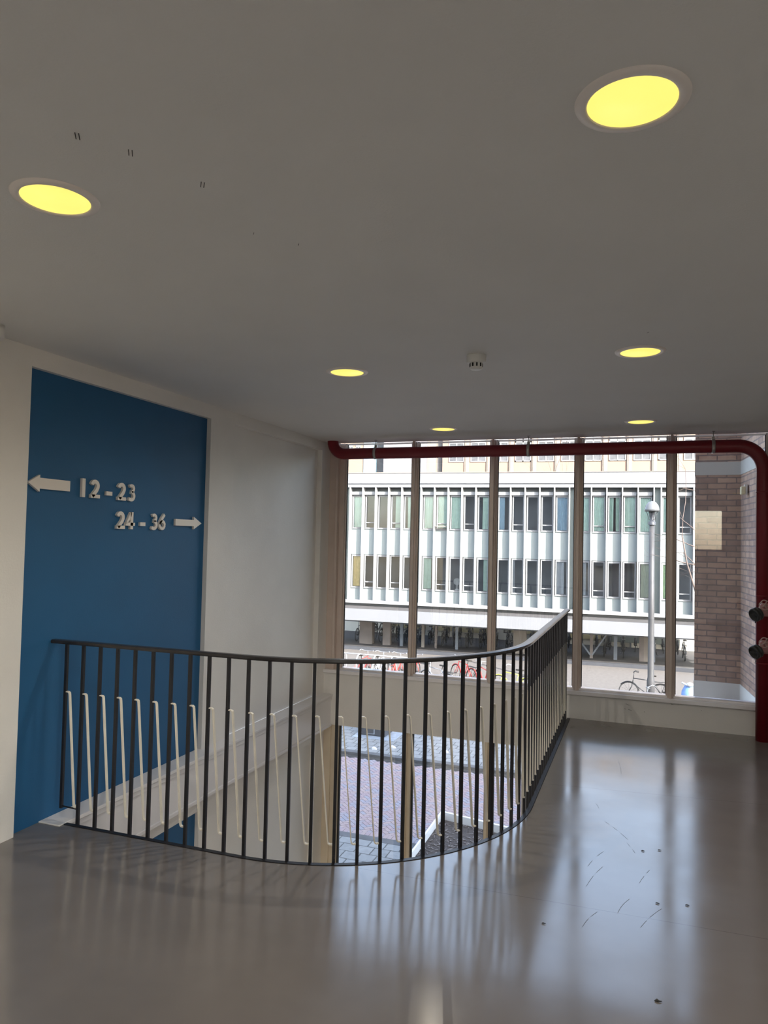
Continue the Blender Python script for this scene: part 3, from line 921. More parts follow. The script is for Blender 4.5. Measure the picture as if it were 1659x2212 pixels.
valve(1.050, False, 'upper of two hydrant valves with black cap on the red pipe')
valve(0.758, True, 'lower of two hydrant valves on the red pipe, small chain under its cap')

# ------------------------------------------------------------------ brick wing outside, right
bwg = empty('brick_wing', (0.9, 8.2, GZ)); tag(bwg, 'brown brick pier with white bands just outside the right-hand panes', 'building')
BO = (0.9, 8.2, GZ)
def fp(xa, xb, z0, z1, m, name, out=0.0):
    q = MB()
    # L-shaped: front face pier at y=8.2, side face back to the window
    poly = [(0.50 - out, 8.215 - out), (0.928 - out, 8.19 - out), (1.02 - out, 6.951), (1.6, 6.951), (1.6, 9.2), (0.575 - out, 9.2)]
    q.prism(poly, lambda p, h: (p[0], p[1], h), z0, z1)
    return q.build(name, m, bwg, BO)
fp(0, 0, 0.175, 2.285, M['brick'], 'brick_face')
fp(0, 0, 2.42, 5.5, M['brick'], 'brick_face')
fp(0, 0, 2.285, 2.42, M['render_ext'], 'concrete_band', 0.004)
fp(0, 0, 0.0, 0.175, M['wall'], 'white_plinth', 0.006)
q = MB(); q.box(0.50, 1.6, 6.951, 8.35, GZ, 0.0); q.build('brick_ledge', M['brickpave'], bwg, BO)
wlm = empty('wall_box', (0.945, 7.85, 2.1)); tag(wlm, 'small cream box high on the brick side face', 'wall lamp')  # plain cream box on a back plate
q = MB(); q.obox((0.93, 7.85, 2.11), (0.012, 0, 0), (0, 0.03, 0), (0, 0, 0.05)); q.build('back_plate', M['plastic'], wlm, (0.945, 7.85, 2.1))
q = MB(); q.obox((0.905, 7.85, 2.10), (0.02, 0, 0), (0, 0.042, 0), (0, 0, 0.04)); q.build('outer_shell', M['creambox'], wlm, (0.945, 7.85, 2.1), bevel=0.008)

# ------------------------------------------------------------------ street
def slab(name, x0, x1, y0, y1, z0, z1, m, label=None):
    q = MB(); q.box(x0, x1, y0, y1, z0, z1)
    return struct(q.build(name, m), label)
slab('ground_base', -90, 90, YW + 0.2, 140, GZ - 1.0, GZ - 0.10, M['dirt'])
slab('pavement_near', -16, 16, YW + 0.2, 12.85, GZ - 0.10, GZ, M['tiles'])
slab('kerb_near', -16, 16, 12.85, 13.05, GZ - 0.10, GZ + 0.004, M['kerb'])
slab('brick_road_bed', -16, 16, 13.05, 17.55, GZ - 0.10, GZ - 0.012, M['grout'])
slab('gutter', -16, 16, 17.55, 17.75, GZ - 0.10, GZ - 0.008, M['dirt'])
slab('kerb_far', -16, 16, 17.75, 17.93, GZ - 0.10, GZ + 0.05, M['kerb'])
slab('pavement_far', -16, 16, 17.93, 23.0, GZ - 0.10, GZ + 0.035, M['tiles'])
slab('street', -40, 40, 23.0, 35.0, GZ - 0.10, GZ, M['road'], 'sunlit sandy paved street')
# herringbone brick paving, individually laid clinkers
hb = MB()
w = 0.088
ca, sa = math.cos(PI / 4), math.sin(PI / 4)
def hbrick(cx, cy, lx_, ly_):
    X = cx * ca - cy * sa; Y = cx * sa + cy * ca
    if not (-8.5 < X < 1.0): return
    if not (13.15 < Y + 15.3 < 17.47): return
    mi = rnd.choice((0, 0, 1, 2, 2, 3))
    g = 0.0045
    cs = []
    for i, j in ((-1, -1), (1, -1), (1, 1), (-1, 1)):
        a = cx + i * (lx_ / 2 - g); b = cy + j * (ly_ / 2 - g)
        cs.append((a * ca - b * sa, a * sa + b * ca + 15.3))
    zt = GZ + rnd.uniform(-0.001, 0.001)
    vs = [(x, y, GZ - 0.012) for x, y in cs] + [(x, y, zt) for x, y in cs]
    hb.add(vs, [(4, 5, 6, 7), (0, 1, 5, 4), (1, 2, 6, 5), (2, 3, 7, 6), (3, 0, 4, 7)], False, mi)
N = 80
for i in range(-N, N):
    for j in range(-N, N):
        k = (i - j) % 4
        if k == 0: hbrick((i + 1) * w, (j + 0.5) * w, 2 * w, w)
        elif k == 2: hbrick((i + 0.5) * w, (j) * w, w, 2 * w)
# soldier course along the kerb
x = -8.5
while x < 1.0:
    for yy in (13.10,):
        mi = rnd.choice((0, 1, 2, 3))
        hb.box(x, x + 0.08, 13.055, 13.23, GZ - 0.012, GZ + 0.002, mi)
    x += 0.088
ho = hb.build('brick_road', [M['brk%d' % i] for i in range(4)])
struct(ho, 'herringbone brick road')

# raised planter below
pl_ = empty('raised_planter', (-2.9, 13.0, GZ)); tag(pl_, 'white-edged raised planter bed filled with dark mulch, seen below through the stairwell', 'planter')
PL = (-2.9, 13.0, GZ)
ZP = -3.6
corner = Vector((-3.598, 13.764)); rt = Vector((-1.2, 13.24)); lf_ = Vector((-3.586, 11.0))
lf_ = corner + (Vector((-3.586, 11.943)) - corner).normalized() * 0.0 + (Vector((-4.35, 11.9)) - corner) * 1.0
# the left edge slants toward the facade
lf_ = Vector((-3.588, 9.6)); rb_ = Vector((-1.1, 9.6))
quad = [corner, rt, rb_, lf_]
def inset(qd, d):
    cen = sum(qd, Vector((0, 0))) / len(qd)
    return [p + (cen - p).normalized() * d * 1.4 for p in qd]
inn = inset(quad, 0.05)
m = MB()
for i in range(4):
    a, b, c2, d2 = quad[i], quad[(i + 1) % 4], inn[(i + 1) % 4], inn[i]
    m.prism([a, b, c2, d2], lambda p, h: (p[0], p[1], h), GZ, ZP)
m.build('planter_edge', M['wall'], pl_, PL)
m = MB(); m.prism(inn, lambda p, h: (p[0], p[1], h), GZ, ZP - 0.14); m.build('soil', M['mulch'], pl_, PL)
m = MB()
for i in range(1500):
    u_, v_ = rnd.random(), rnd.random()
    p = (inn[0] * (1 - u_) + inn[1] * u_) * (1 - v_) + (inn[3] * (1 - u_) + inn[2] * u_) * v_
    a = rnd.uniform(0, PI); L_ = rnd.uniform(0.015, 0.045); W_ = rnd.uniform(0.006, 0.014)
    m.obox((p.x, p.y, ZP - 0.135 + rnd.uniform(0, 0.01)), (L_ * math.cos(a), L_ * math.sin(a), rnd.uniform(-0.01, 0.01)), (-W_ * math.sin(a), W_ * math.cos(a), 0), (0, 0, 0.002))
ch = m.build('leaf_litter', M['chip'], pl_, PL); ch['kind'] = 'stuff'

# underground waste container on its plate
wc = empty('waste_container', (-7.1, 19.7, GZ)); tag(wc, 'dark grey waste container on a steel plate across the brick road', 'waste container')
WO = (-7.1, 19.7, GZ)
m = MB(); m.box(-7.62, -6.40, 19.15, 20.5, GZ + 0.03, GZ + 0.05); m.build('base_plate', M['plate'], wc, WO)
m = MB(); m.box(-7.50, -6.74, 19.43, 20.1, GZ + 0.05, GZ + 1.15); m.build('body', M['bin'], wc, WO, bevel=0.02)
m = MB(); m.box(-7.28, -7.05, 19.42, 19.43, GZ + 0.10, GZ + 0.27); m.build('notice', M['plate'], wc, WO)
m = MB(); m.box(-7.26, -7.07, 19.415, 19.42, GZ + 0.115, GZ + 0.255); m.build('notice_face', M['bin'], wc, WO)
for (x, y, lab) in ((-4.807, 18.746, 'crumpled white paper scrap on the grey pavement, right of the middle lower mullion'), (-6.198, 18.575, 'crumpled white paper scrap on the grey pavement in front of the waste container'), (-6.62, 18.26, 'small white scrap lying near the kerb below the container')):
    m = MB()
    pts_ = []
    for k in range(9):
        a = 2 * PI * k / 9; r_ = rnd.uniform(0.05, 0.09)
        pts_.append((x + r_ * math.cos(a), y + 0.6 * r_ * math.sin(a)))
    m.prism(pts_, lambda p, h: (p[0], p[1], h + (0.02 * math.sin(31 * p[0]) if h > GZ + 0.04 else 0)), GZ + 0.036, GZ + 0.075)
    tag(m.build('paper_litter', M['litter'], None, (x, y, GZ + 0.036)), lab, 'litter')

# ------------------------------------------------------------------ building across the street
BA = math.radians(2.945)
def W(s, c, z): return Vector((s * math.cos(BA) - c * math.sin(BA), s * math.sin(BA) + c * math.cos(BA), z))
FC = 36.0
bo = W(-5, FC, GZ)
bld = empty('apartment_building', bo, BA)
tag(bld, 'white two-tone building with narrow vertical fins and curtained windows across the street', 'building')
BOF = (-5, FC, GZ)
def part(name, mb, m, parent=None, off=None):
    return mb.build(name, m, parent or bld, off or BOF)
SA, SB = -16.285, 6.3
q = MB(); q.box(SA, SB, FC + 0.05, FC + 0.30, 3.92, 4.21); part('header_wall', q, M['aqua2'])
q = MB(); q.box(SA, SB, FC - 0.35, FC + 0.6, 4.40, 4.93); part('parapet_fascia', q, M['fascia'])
q = MB(); q.box(SA, SB, FC - 0.38, FC + 0.6, 4.93, 4.97); part('coping', q, M['peach2'])
q = MB(); q.box(SA, SB, FC - 0.30, FC + 0.3, 4.21, 4.40); part('parapet_soffit', q, M['fascia'])
q = MB(); q.box(SA, SB, FC + 0.05, FC + 0.3, -1.6, -1.5); q.box(SA, SB, FC - 0.38, FC + 0.3, -1.72, -1.56); part('lower_ledge', q, M['white_f'])
q = MB(); q.box(SA, SB, FC - 0.05, FC + 0.3, -1.9, -1.72); part('grey_band', q, M['grey_f'])
q = MB(); q.box(SA, SB, FC + 0.9, FC + 1.0, -1.6, 4.2); part('room_shade_sheet', q, M['dark_in'])  # dark sheet standing in for the shade of the rooms
q = MB(); q.box(SA, SB, FC + 0.05, FC + 3, 4.0, 4.4); part('roof', q, M['grey_f'])
q = MB(); q.box(SA, SB, FC + 0.3, FC + 3, -1.95, -1.6); part('floor_slab', q, M['soffit'])
# canopy
q = MB()
q.box(SA, SB, 34.0, 34.12, -2.42, -1.86); part('canopy_fascia', q, M['fascia'])
q = MB(); q.box(SA, SB, 34.12, FC + 0.3, -1.98, -1.90); part('canopy_soffit', q, M['soffit'])
q = MB(); q.box(SA, SB, 34.12, FC - 0.05, -1.90, -1.87); part('canopy_roof', q, M['platform'])
q = MB(); q.box(SA, SB, 35.2, 42.0, GZ - 0.1, GZ + 0.13); part('platform', q, M['platform'])
q = MB(); q.box(SA, SB, 35.0, 35.2, GZ - 0.1, GZ + 0.16); part('platform_kerb', q, M['bin'])
q = MB(); q.box(SA, SB, 41.0, 41.2, GZ, -1.2); part('back_wall', q, M['back'])
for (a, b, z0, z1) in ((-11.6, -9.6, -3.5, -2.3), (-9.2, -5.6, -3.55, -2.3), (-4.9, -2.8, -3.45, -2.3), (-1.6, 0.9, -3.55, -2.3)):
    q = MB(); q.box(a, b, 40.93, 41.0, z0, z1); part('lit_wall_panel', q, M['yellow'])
for s_ in (-10.6, -8.0, -5.6, -3.0, 0.2, 1.5, 3.2):
    q = MB(); q.box(s_ - 0.04, s_ + 0.04, 40.85, 40.93, GZ, -1.95); part('wall_post', q, M['steel'])
q = MB(); q.box(SA, SB, 36.3, 36.42, -2.75, -2.62); part('steel_beam', q, M['steel'])
for a, b, m_ in ((-14.6, -14.0, 'col_b'), (-12.03, -11.35, 'col_b'), (-10.77, -10.38, 'col_b'), (-9.85, -9.70, 'steel'), (-8.72, -8.58, 'col_beige'), (-8.03, -7.93, 'col_b'), (-6.98, -6.85, 'steel'), (-5.1, -4.95, 'col_b'),
               (-4.1, -3.5, 'col_beige'), (-0.50, -0.36, 'col_b'), (0.58, 0.74, 'steel'), (1.72, 1.92, 'col_b'), (1.92, 2.12, 'col_beige'), (2.34, 2.42, 'steel'), (4.2, 4.5, 'col_b')):
    q = MB(); q.box(a, b, 36.3, 36.3 + max(0.12, (b - a) * 0.7), GZ, -1.95); part('column', q, M[m_])
for a, z0, b, z1 in ((-1.35, -2.55, -0.47, -3.72), (0.36, -2.55, -0.40, -3.72)):
    q = MB(); q.bar((a, 36.33, z0), (b, 36.33, z1), 0.07, 0.07, (0, 1, 0)); part('brace', q, M['steel'])
q = MB(); q.box(0.4, 3.9, 40.8, 40.86, -3.6, -2.9); q.box(0.4, 3.9, 40.8, 40.86, -2.6, -2.5); part('white_board', q, M['aqua2'])

# window kit
def win_meshes(kind, hgt):
    """kind 0: full pane, 1: pane with opening light below a transom"""
    wd = 0.565
    f = MB()
    t = 0.055
    f.box(0, t, 0, 0.10, 0, hgt); f.box(wd - t, wd, 0, 0.10, 0, hgt)
    f.box(t, wd - t, 0, 0.10, hgt - 0.08 if kind != 1 else hgt - 0.05, hgt); f.box(t, wd - t, 0, 0.10, 0, 0.04)
    f.box(-0.01, wd + 0.01, -0.05, 0.02, -0.03, 0.0)
    if kind == 1: f.box(t, wd - t, -0.015, 0.09, 0.27, 0.315)
    p = MB(); p.box(t, wd - t, 0.04, 0.05, 0.03, hgt - 0.04)
    return f, p
def mk_mesh(mb, name, m):
    o = mb.build(name, m, None, (0, 0, 0)); me = o.data; bpy.data.objects.remove(o); return me
WM = {}
for kind in (0, 1):
    for lv, hgt in ((0, 1.72), (1, 1.68)):
        f, p = win_meshes(kind, hgt)
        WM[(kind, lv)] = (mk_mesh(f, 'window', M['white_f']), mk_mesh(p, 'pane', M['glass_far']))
def curtain_mesh(a, b, hgt, m, seed):
    rr_ = random.Random(seed)
    mb = MB(); n = 28; vs = []
    ph = rr_.uniform(0, 6); fq = rr_.uniform(45, 70) / max(0.3, (b - a) / 0.45)
    top = []
    for i in range(n + 1):
        u_ = i / n
        x_ = a + (b - a) * u_
        y_ = 0.10 + 0.022 * math.sin(fq * u_ + ph) + 0.01 * math.sin(2.3 * fq * u_)
        vs.append((x_ + 0.02 * math.sin(ph + 3 * u_) * (1 if b - a < 0.4 else 0), y_, 0.06)); vs.append((x_, y_, hgt - 0.05))
    mb.add(vs, [(2 * i, 2 * i + 2, 2 * i + 3, 2 * i + 1) for i in range(n)], True)
    return mk_mesh(mb, 'curtain', m)
def link(name, me, parent, loc=(0, 0, 0)):
    o = bpy.data.objects.new(name, me); COL.objects.link(o); o.parent = parent; o.location = loc
    return o
# g: curtain key, extent (0..1 of pane)
G, L_, Y_, B_, K_, OL = 'cur_green', 'cur_lime', 'cur_yellow', 'cur_blue', 'cur_grey', 'cur_olive'
upper = {-1: [(G, 0, 1), None, (G, 0, .5), (G, 0, 1), None],
         0: [(G, 0, 1), None, None, (G, .35, 1), (G, .25, 1)],
         1: [(G, 0, .9), (G, 0, 1), (G, 0, 1), None, (G, .4, 1)],
         2: [(B_, 0, .55), None, None, None, (B_, 0, 1)],
         3: [(G, 0, 1), (G, 0, 1), (G, 0, .42, G, .62, 1), (G, 0, 1), (G, 0, 1)],
         4: [(G, 0, .75), None, None, (G, 0, .5), None]}
lower = {-1: [None, None, (G, 0, .5), None, None],
         0: [(Y_, 0, .85), None, None, None, (Y_, .75, 1)],
         1: [(G, 0, .85), None, None, None, (G, .55, 1)],
         2: [None, (K_, 0, .2), None, None, (K_, 0, .75)],
         3: [(K_, .15, .8), None, None, None, (OL, .1, .9)],
         4: [(L_, 0, 1), None, None, None, None]}
kinds = (0, 1, 0, 1, 0)
BW = 0.693
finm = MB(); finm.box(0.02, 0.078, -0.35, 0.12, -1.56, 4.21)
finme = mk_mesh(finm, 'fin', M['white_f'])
pan_up = mk_mesh(MB().box(0, BW, 0, 0.12, 0.76, 2.11), 'panel', M['aqua'])
pan_lo = mk_mesh(MB().box(0, BW, 0, 0.12, -1.56, -0.95), 'panel', M['aqua'])
hdr = mk_mesh(MB().box(0.02, BW - 0.02, -0.12, 0.12, 3.84, 4.0), 'blind_box', M['white_f'])
gapm = mk_mesh(MB().box(0.0, 0.31 + 0.02, 0.0, 0.12, -1.56, 4.21).box(0, 0.33, -0.02, 0.0, 0.70, 0.76).box(0, 0.33, -0.02, 0.0, 2.05, 2.11), 'narrow_panel', M['aqua2'])
def LP(s, z=0.0, c=FC): return (s - BOF[0], c - BOF[1], z - BOF[2])
for g in range(-1, 5):
    s0 = -12.51 + 3.775 * g - 0.05
    for b in range(5):
        s = s0 + b * BW
        link('fin', finme, bld, LP(s))
        link('panel', pan_up, bld, LP(s)); link('panel', pan_lo, bld, LP(s)); link('blind_box', hdr, bld, LP(s))
        for lv, (z0, hgt, tab) in enumerate(((2.11, 1.72, upper), (-0.94, 1.68, lower))):
            kind = kinds[b]
            fm, pm = WM[(kind, lv)]
            wo_ = link('window', fm, bld, LP(s + 0.114, z0))
            link('pane', pm, wo_)
            cu = tab[g][b]
            if cu:
                for k in range(0, len(cu), 3):
                    a_, b_ = 0.05 + cu[k + 1] * 0.465, 0.05 + cu[k + 2] * 0.465
                    link('curtain', curtain_mesh(a_, b_, hgt, M[cu[k]], g * 100 + b * 10 + lv), wo_)
    link('fin', finme, bld, LP(s0 + 5 * BW))
    link('narrow_panel', gapm, bld, LP(s0 + 5 * BW + 0.05))

# white pedestal fan standing in a lower window, sunshade ball in an upper one
ws = W(-12.51 + 3.775 + 2 * BW + 0.42, FC + 0.25, -0.88)
fan = empty('pedestal_fan', ws, BA); tag(fan, 'white fan standing behind the glass of a lower facade window', 'fan')
m = MB(); m.lathe([(0, 0), (0.12, 0), (0.11, 0.03), (0.02, 0.04), (0.015, 0.35), (0, 0.35)], (0, 0, 0), seg=16); m.build('stand', M['plastic'], fan)
m = MB()
for rad in (0.16, 0.12, 0.08, 0.04):
    m.tube([(rad * math.cos(2 * PI * k / 20), -0.03, 0.40 + rad * math.sin(2 * PI * k / 20)) for k in range(20)], 0.008, 6, closed=True)
for k in range(8):
    m.tube([(0, -0.03, 0.40), (0.16 * math.cos(2 * PI * k / 8), -0.03, 0.40 + 0.16 * math.sin(2 * PI * k / 8))], 0.006, 6)
m.build('grille', M['plastic'], fan)
# basket hanging outside an upper window
m = MB()
for k in range(11):
    m.tube([(-0.28 + 0.056 * k, -0.13, 0.0), (-0.26 + 0.052 * k, -0.05, -0.14)], 0.008, 5)
m.box(-0.3, 0.3, -0.17, -0.05, -0.01, 0.03)
wsn = W(-12.51 + 3.775 + BW + 0.35, FC - 0.10, 2.26)
o = m.build('window_box', M['col_beige'], None, (0, 0, 0)); o.location = wsn; o.rotation_euler = (0, 0, BA)
tag(o, 'small brown planter box hanging outside an upper facade window', 'window box')

# ------------------------------------------------------------------ peach building behind
PC = 60.0
po = W(-5, PC, GZ)
pb = empty('apartment_building', po, BA); tag(pb, 'tall peach building rising behind the white facade, windows with white frames', 'building')
PBO = (-5, PC, GZ)
def ppart(name, mb, m, parent=None): return mb.build(name, m, parent or pb, PBO if parent is None else (0, 0, 0))
q = MB(); q.box(-12.9, 16, PC, PC + 8, GZ, 17); ppart('peach_wall', q, M['peach'])
q = MB(); q.box(-24, -19.85, PC, PC + 8, GZ, 17); ppart('peach_wall', q, M['peach'])
q = MB(); q.box(-17.92, -14.15, PC - 0.5, PC + 6, GZ, 17); ppart('lilac_wall', q, M['lilac'])
q = MB(); q.box(-14.15, -13.41, PC - 0.2, PC + 6, GZ, 17); ppart('beige_wall', q, M['peach2'])
q = MB(); q.box(-19.84, -18.83, PC - 0.1, PC + 6, GZ, 17); ppart('grey_wall', q, M['cur_blue'])
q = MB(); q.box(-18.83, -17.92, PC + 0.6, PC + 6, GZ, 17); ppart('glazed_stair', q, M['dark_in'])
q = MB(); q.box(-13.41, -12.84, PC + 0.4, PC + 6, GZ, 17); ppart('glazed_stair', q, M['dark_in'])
pf = MB(); pf.box(0, 1.30, -0.06, 0.05, 0, 0.08); pf.box(0, 0.09, -0.06, 0.05, 0, 1.9); pf.box(1.21, 1.30, -0.06, 0.05, 0, 1.9); pf.box(0.60, 0.70, -0.06, 0.05, 0, 1.9); pf.box(0, 1.30, -0.06, 0.05, 1.55, 1.9)
pfm = mk_mesh(pf, 'window', M['white_f'])
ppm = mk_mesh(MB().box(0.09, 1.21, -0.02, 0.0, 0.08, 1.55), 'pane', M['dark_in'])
pil = mk_mesh(MB().box(0, 0.38, -0.12, 0.0, GZ - 0 + 0, 17).box(0.10, 0.28, -0.16, -0.12, GZ, 17), 'pilaster', M['peach2'])
for k in range(12):
    s = -12.36 + 1.83 * k
    for z in (8.12, 11.3, 14.4):
        wi = link('window', pfm, pb, (s - PBO[0], 0, z - PBO[2]))
        link('pane', ppm, wi)
    link('pilaster', pil, pb, (s + 1.38 - PBO[0] - 0.02, 0, -PBO[2]))
for s in (-21.3, -20.6):
    for z in (8.6, 11.3):
        wi = link('window', pfm, pb, (s - PBO[0], 0, z - PBO[2])); wi.scale = (0.35, 1, 0.6)
        link('pane', ppm, wi)

# ------------------------------------------------------------------ street lamp
lp = empty('street_lamp', (0.27, 27.0, GZ)); tag(lp, 'grey street lamp post with mushroom hat standing on the street', 'street lamp')
m = MB(); m.lathe([(0.0, 0), (0.13, 0), (0.13, 0.9), (0.105, 1.0), (0.10, 3.0), (0.085, 6.25), (0.0, 6.25)], (0, 0, 0), seg=20); m.build('pole', M['post'], lp)
m = MB(); m.lathe([(0.12, 6.25), (0.12, 6.36), (0.07, 6.38), (0.06, 6.6), (0.09, 6.62), (0.09, 6.72), (0, 6.72)], (0, 0, 0), seg=20); m.build('lamp_head', M['bin'], lp)
m = MB(); m.lathe([(0.25, 6.72), (0.245, 6.80), (0.21, 6.93), (0.13, 7.04), (0.0, 7.09)], (0, 0, 0), seg=24)
m.lathe([(0.25, 6.72), (0.22, 6.74), (0.19, 6.90), (0.11, 7.0), (0.0, 7.04)], (0, 0, 0), seg=24)
m.build('outer_shell', M['hat'], lp)
for k in range(4):
    a = PI / 2 * k + 0.5
    m = MB(); m.tube([(0.10 * math.cos(a), 0.10 * math.sin(a), 6.42), (0.22 * math.cos(a), 0.22 * math.sin(a), 6.76)], 0.012, 6); m.build('bracket', M['bin'], lp)

# ------------------------------------------------------------------ bare trees
def tree(loc, h, spread, seed, label, lean=(0, 0, 0), depth=5, r0=0.09, limbs=()):
    rr_ = random.Random(seed)
    root = empty('bare_tree', loc); tag(root, label, 'tree')
    tr = MB(); br = MB()
    def grow(p, d, L, r, lev):
        n = 4; pts_ = [p.copy()]; rs = [r]
        q = p.copy(); dd = d.copy()
        for i in range(n):
            dd = (dd + Vector((rr_.uniform(-.16, .16), rr_.uniform(-.16, .16), rr_.uniform(-.06, .12)))).normalized()
            q = q + dd * L / n
            pts_.append(q.copy()); rs.append(r * (1 - 0.4 * (i + 1) / n))
        (tr if lev == 0 else br).tube(pts_, rs, 6 if lev < 2 else 4)
        if lev >= depth: return
        for k in range(3 if lev < 3 else 2):
            ang = rr_.uniform(0.35, 0.95) * spread
            ax = Vector((rr_.uniform(-1, 1), rr_.uniform(-1, 1), rr_.uniform(-.3, .3))).normalized()
            nd = (Matrix.Rotation(ang, 3, ax) @ dd).normalized()
            idx = rr_.choice((2, 3, 4)) if k else 4
            grow(pts_[idx], nd, L * rr_.uniform(0.62, 0.8), rs[idx] * 0.62, lev + 1)
    grow(Vector((0, 0, 0)), (Vector((0, 0, 1)) + Vector(lean)).normalized(), h, r0, 0)
    for (p_, d_, L_2, r_2) in limbs: grow(Vector(p_), Vector(d_).normalized(), L_2, r_2, 3)
    tr.build('trunk', M['bark'], root)
    br.build('branches', M['bark'], root)
tree((1.62, 21.5, GZ + 0.035), 3.6, 1.1, 5, 'bare leafless tree, its twigs reaching out left of the brick pier', (0.10, 0, 0), 6, 0.085, [((-0.25, 0, 5.0), (-1, 0, 0.10), 0.75, 0.016), ((-0.3, 0.1, 5.5), (-1, 0.1, 0.25), 0.7, 0.014), ((-0.2, -0.1, 4.9), (-0.8, 0, 0.7), 0.6, 0.014), ((-0.25, 0, 5.9), (-0.7, 0, 0.6), 0.6, 0.012), ((-0.2, 0, 7.0), (-0.8, 0, 0.2), 0.4, 0.01), ((0.1, 0, 2.9), (-0.35, 0, 1), 3.0, 0.03)])
tree((-5.2, 48.0, GZ), 5.6, 0.7, 11, 'bare treetop showing between the white parapet and the peach building', (0, 0, 0), 5, 0.08)

# ------------------------------------------------------------------ bicycles
def ring(mb, cx, cz, R, r, seg=22):
    mb.tube([(cx + R * math.cos(2 * PI * k / seg), 0, cz + R * math.sin(2 * PI * k / seg)) for k in range(seg)], r, 6, closed=True)
def bike_kit():
    kit = {}
    wh = MB(); ring(wh, 0, 0, 0.325, 0.019)
    for k in range(12):
        a = 2 * PI * k / 12
        wh.tube([(0.03 * math.cos(a + 0.6), 0.02 * (-1) ** k, 0.03 * math.sin(a + 0.6)), (0.31 * math.cos(a), 0, 0.31 * math.sin(a))], 0.003, 3, caps=False)
    wh.tube([(0, -0.05, 0), (0, 0.05, 0)], 0.022, 8)
    kit['wheel'] = wh
    fr = MB()
    bb = (0.45, 0, 0.30); st = (0.33, 0, 0.78); hd = (0.92, 0, 0.82); hl = (0.95, 0, 0.66)
    for a, b in ((bb, st), (bb, hl), (st, hd), ((0.0, 0.05, 0.34), bb), ((0.0, -0.05, 0.34), bb), ((0, 0.05, 0.34), st), ((0, -0.05, 0.34), st), (hd, hl)):
        fr.tube([a, b], 0.017, 7)
    fr.tube([hl, (1.0, 0.05, 0.50), (1.08, 0.05, 0.34)], 0.012, 6); fr.tube([hl, (1.0, -0.05, 0.50), (1.08, -0.05, 0.34)], 0.012, 6)
    kit['frame'] = fr
    hb_ = MB(); hb_.tube([hd, (0.90, 0, 1.02)], 0.013, 7)
    hb_.tube([(0.74, 0.30, 1.05), (0.86, 0.28, 1.08), (0.92, 0.12, 1.03), (0.92, -0.12, 1.03), (0.86, -0.28, 1.08), (0.74, -0.30, 1.05)], 0.012, 7)
    kit['handlebar'] = hb_
    sa_ = MB(); sa_.tube([st, (0.30, 0, 0.92)], 0.013, 7)
    sa_.prism([(0.16, -0.09), (0.16, 0.09), (0.30, 0.05), (0.44, 0.02), (0.44, -0.02), (0.30, -0.05)], lambda p, h: (p[0], p[1], h), 0.92, 0.97)
    kit['saddle'] = sa_
    fe = MB()
    for cx_, a0, a1 in ((0, 20, 200), (1.08, 40, 170)):
        fe.tube([(cx_ + 0.36 * math.cos(math.radians(a0 + (a1 - a0) * k / 12)), 0, 0.34 + 0.36 * math.sin(math.radians(a0 + (a1 - a0) * k / 12))) for k in range(13)], 0.016, 5)
    kit['mudguards'] = fe
    ca_ = MB(); ca_.box(-0.25, 0.22, -0.07, 0.07, 0.74, 0.76)
    for sy in (-0.06, 0.06): ca_.tube([(0, sy, 0.34), (-0.15, sy, 0.74)], 0.008, 5)
    kit['carrier'] = ca_
    cr_ = MB(); ring(cr_, 0.45, 0.30, 0.09, 0.01, 14); cr_.tube([(0.45, -0.08, 0.30), (0.55, -0.09, 0.16)], 0.01, 5); cr_.tube([(0.45, 0.08, 0.30), (0.35, 0.09, 0.44)], 0.01, 5)
    cr_.box(0.50, 0.60, -0.16, -0.08, 0.145, 0.165); cr_.box(0.30, 0.40, 0.08, 0.16, 0.43, 0.45)
    kit['crank'] = cr_
    bk_ = MB()
    for z in (0.92, 1.0, 1.08): 
        bk_.tube([(1.0, -0.15, z), (1.28, -0.15, z), (1.28, 0.15, z), (1.0, 0.15, z)], 0.008, 5, closed=True)
    for x_ in (1.0, 1.09, 1.18, 1.28):
        for y_ in (-0.15, 0.15): bk_.tube([(x_, y_, 0.90), (x_, y_, 1.08)], 0.006, 4)
    bk_.box(1.0, 1.28, -0.15, 0.15, 0.895, 0.905)
    kit['basket'] = bk_
    return kit
KM = {k: v for k, v in bike_kit().items()}
def bike(loc, rz, mframe, label, group=None, basket=False, lean=0.06, mwheel='tyre', name='bicycle'):
    key = mframe
    if key not in bike.c:
        bike.c[key] = {}
        for k, v in KM.items():
            mm = {'wheel': M[mwheel], 'saddle': M['saddle'], 'handlebar': M['bgrey'] if mframe != 'bk' else M['bk']}.get(k, M[mframe])
            if k in ('basket', 'carrier', 'crank'): mm = M['bk']
            bike.c[key][k] = mk_mesh(v, k, mm)
    me = bike.c[key]
    r = empty(name, loc, rz); r.rotation_euler = (lean, 0, rz)
    tag(r, label, 'bicycle', group)
    link('wheel', me['wheel'], r, (0, 0, 0.344)); link('wheel', me['wheel'], r, (1.08, 0, 0.344))
    for k in ('frame', 'handlebar', 'saddle', 'mudguards', 'carrier', 'crank'): link(k, me[k], r)
    if basket: link('basket', me['basket'], r)
    return r
bike.c = {}
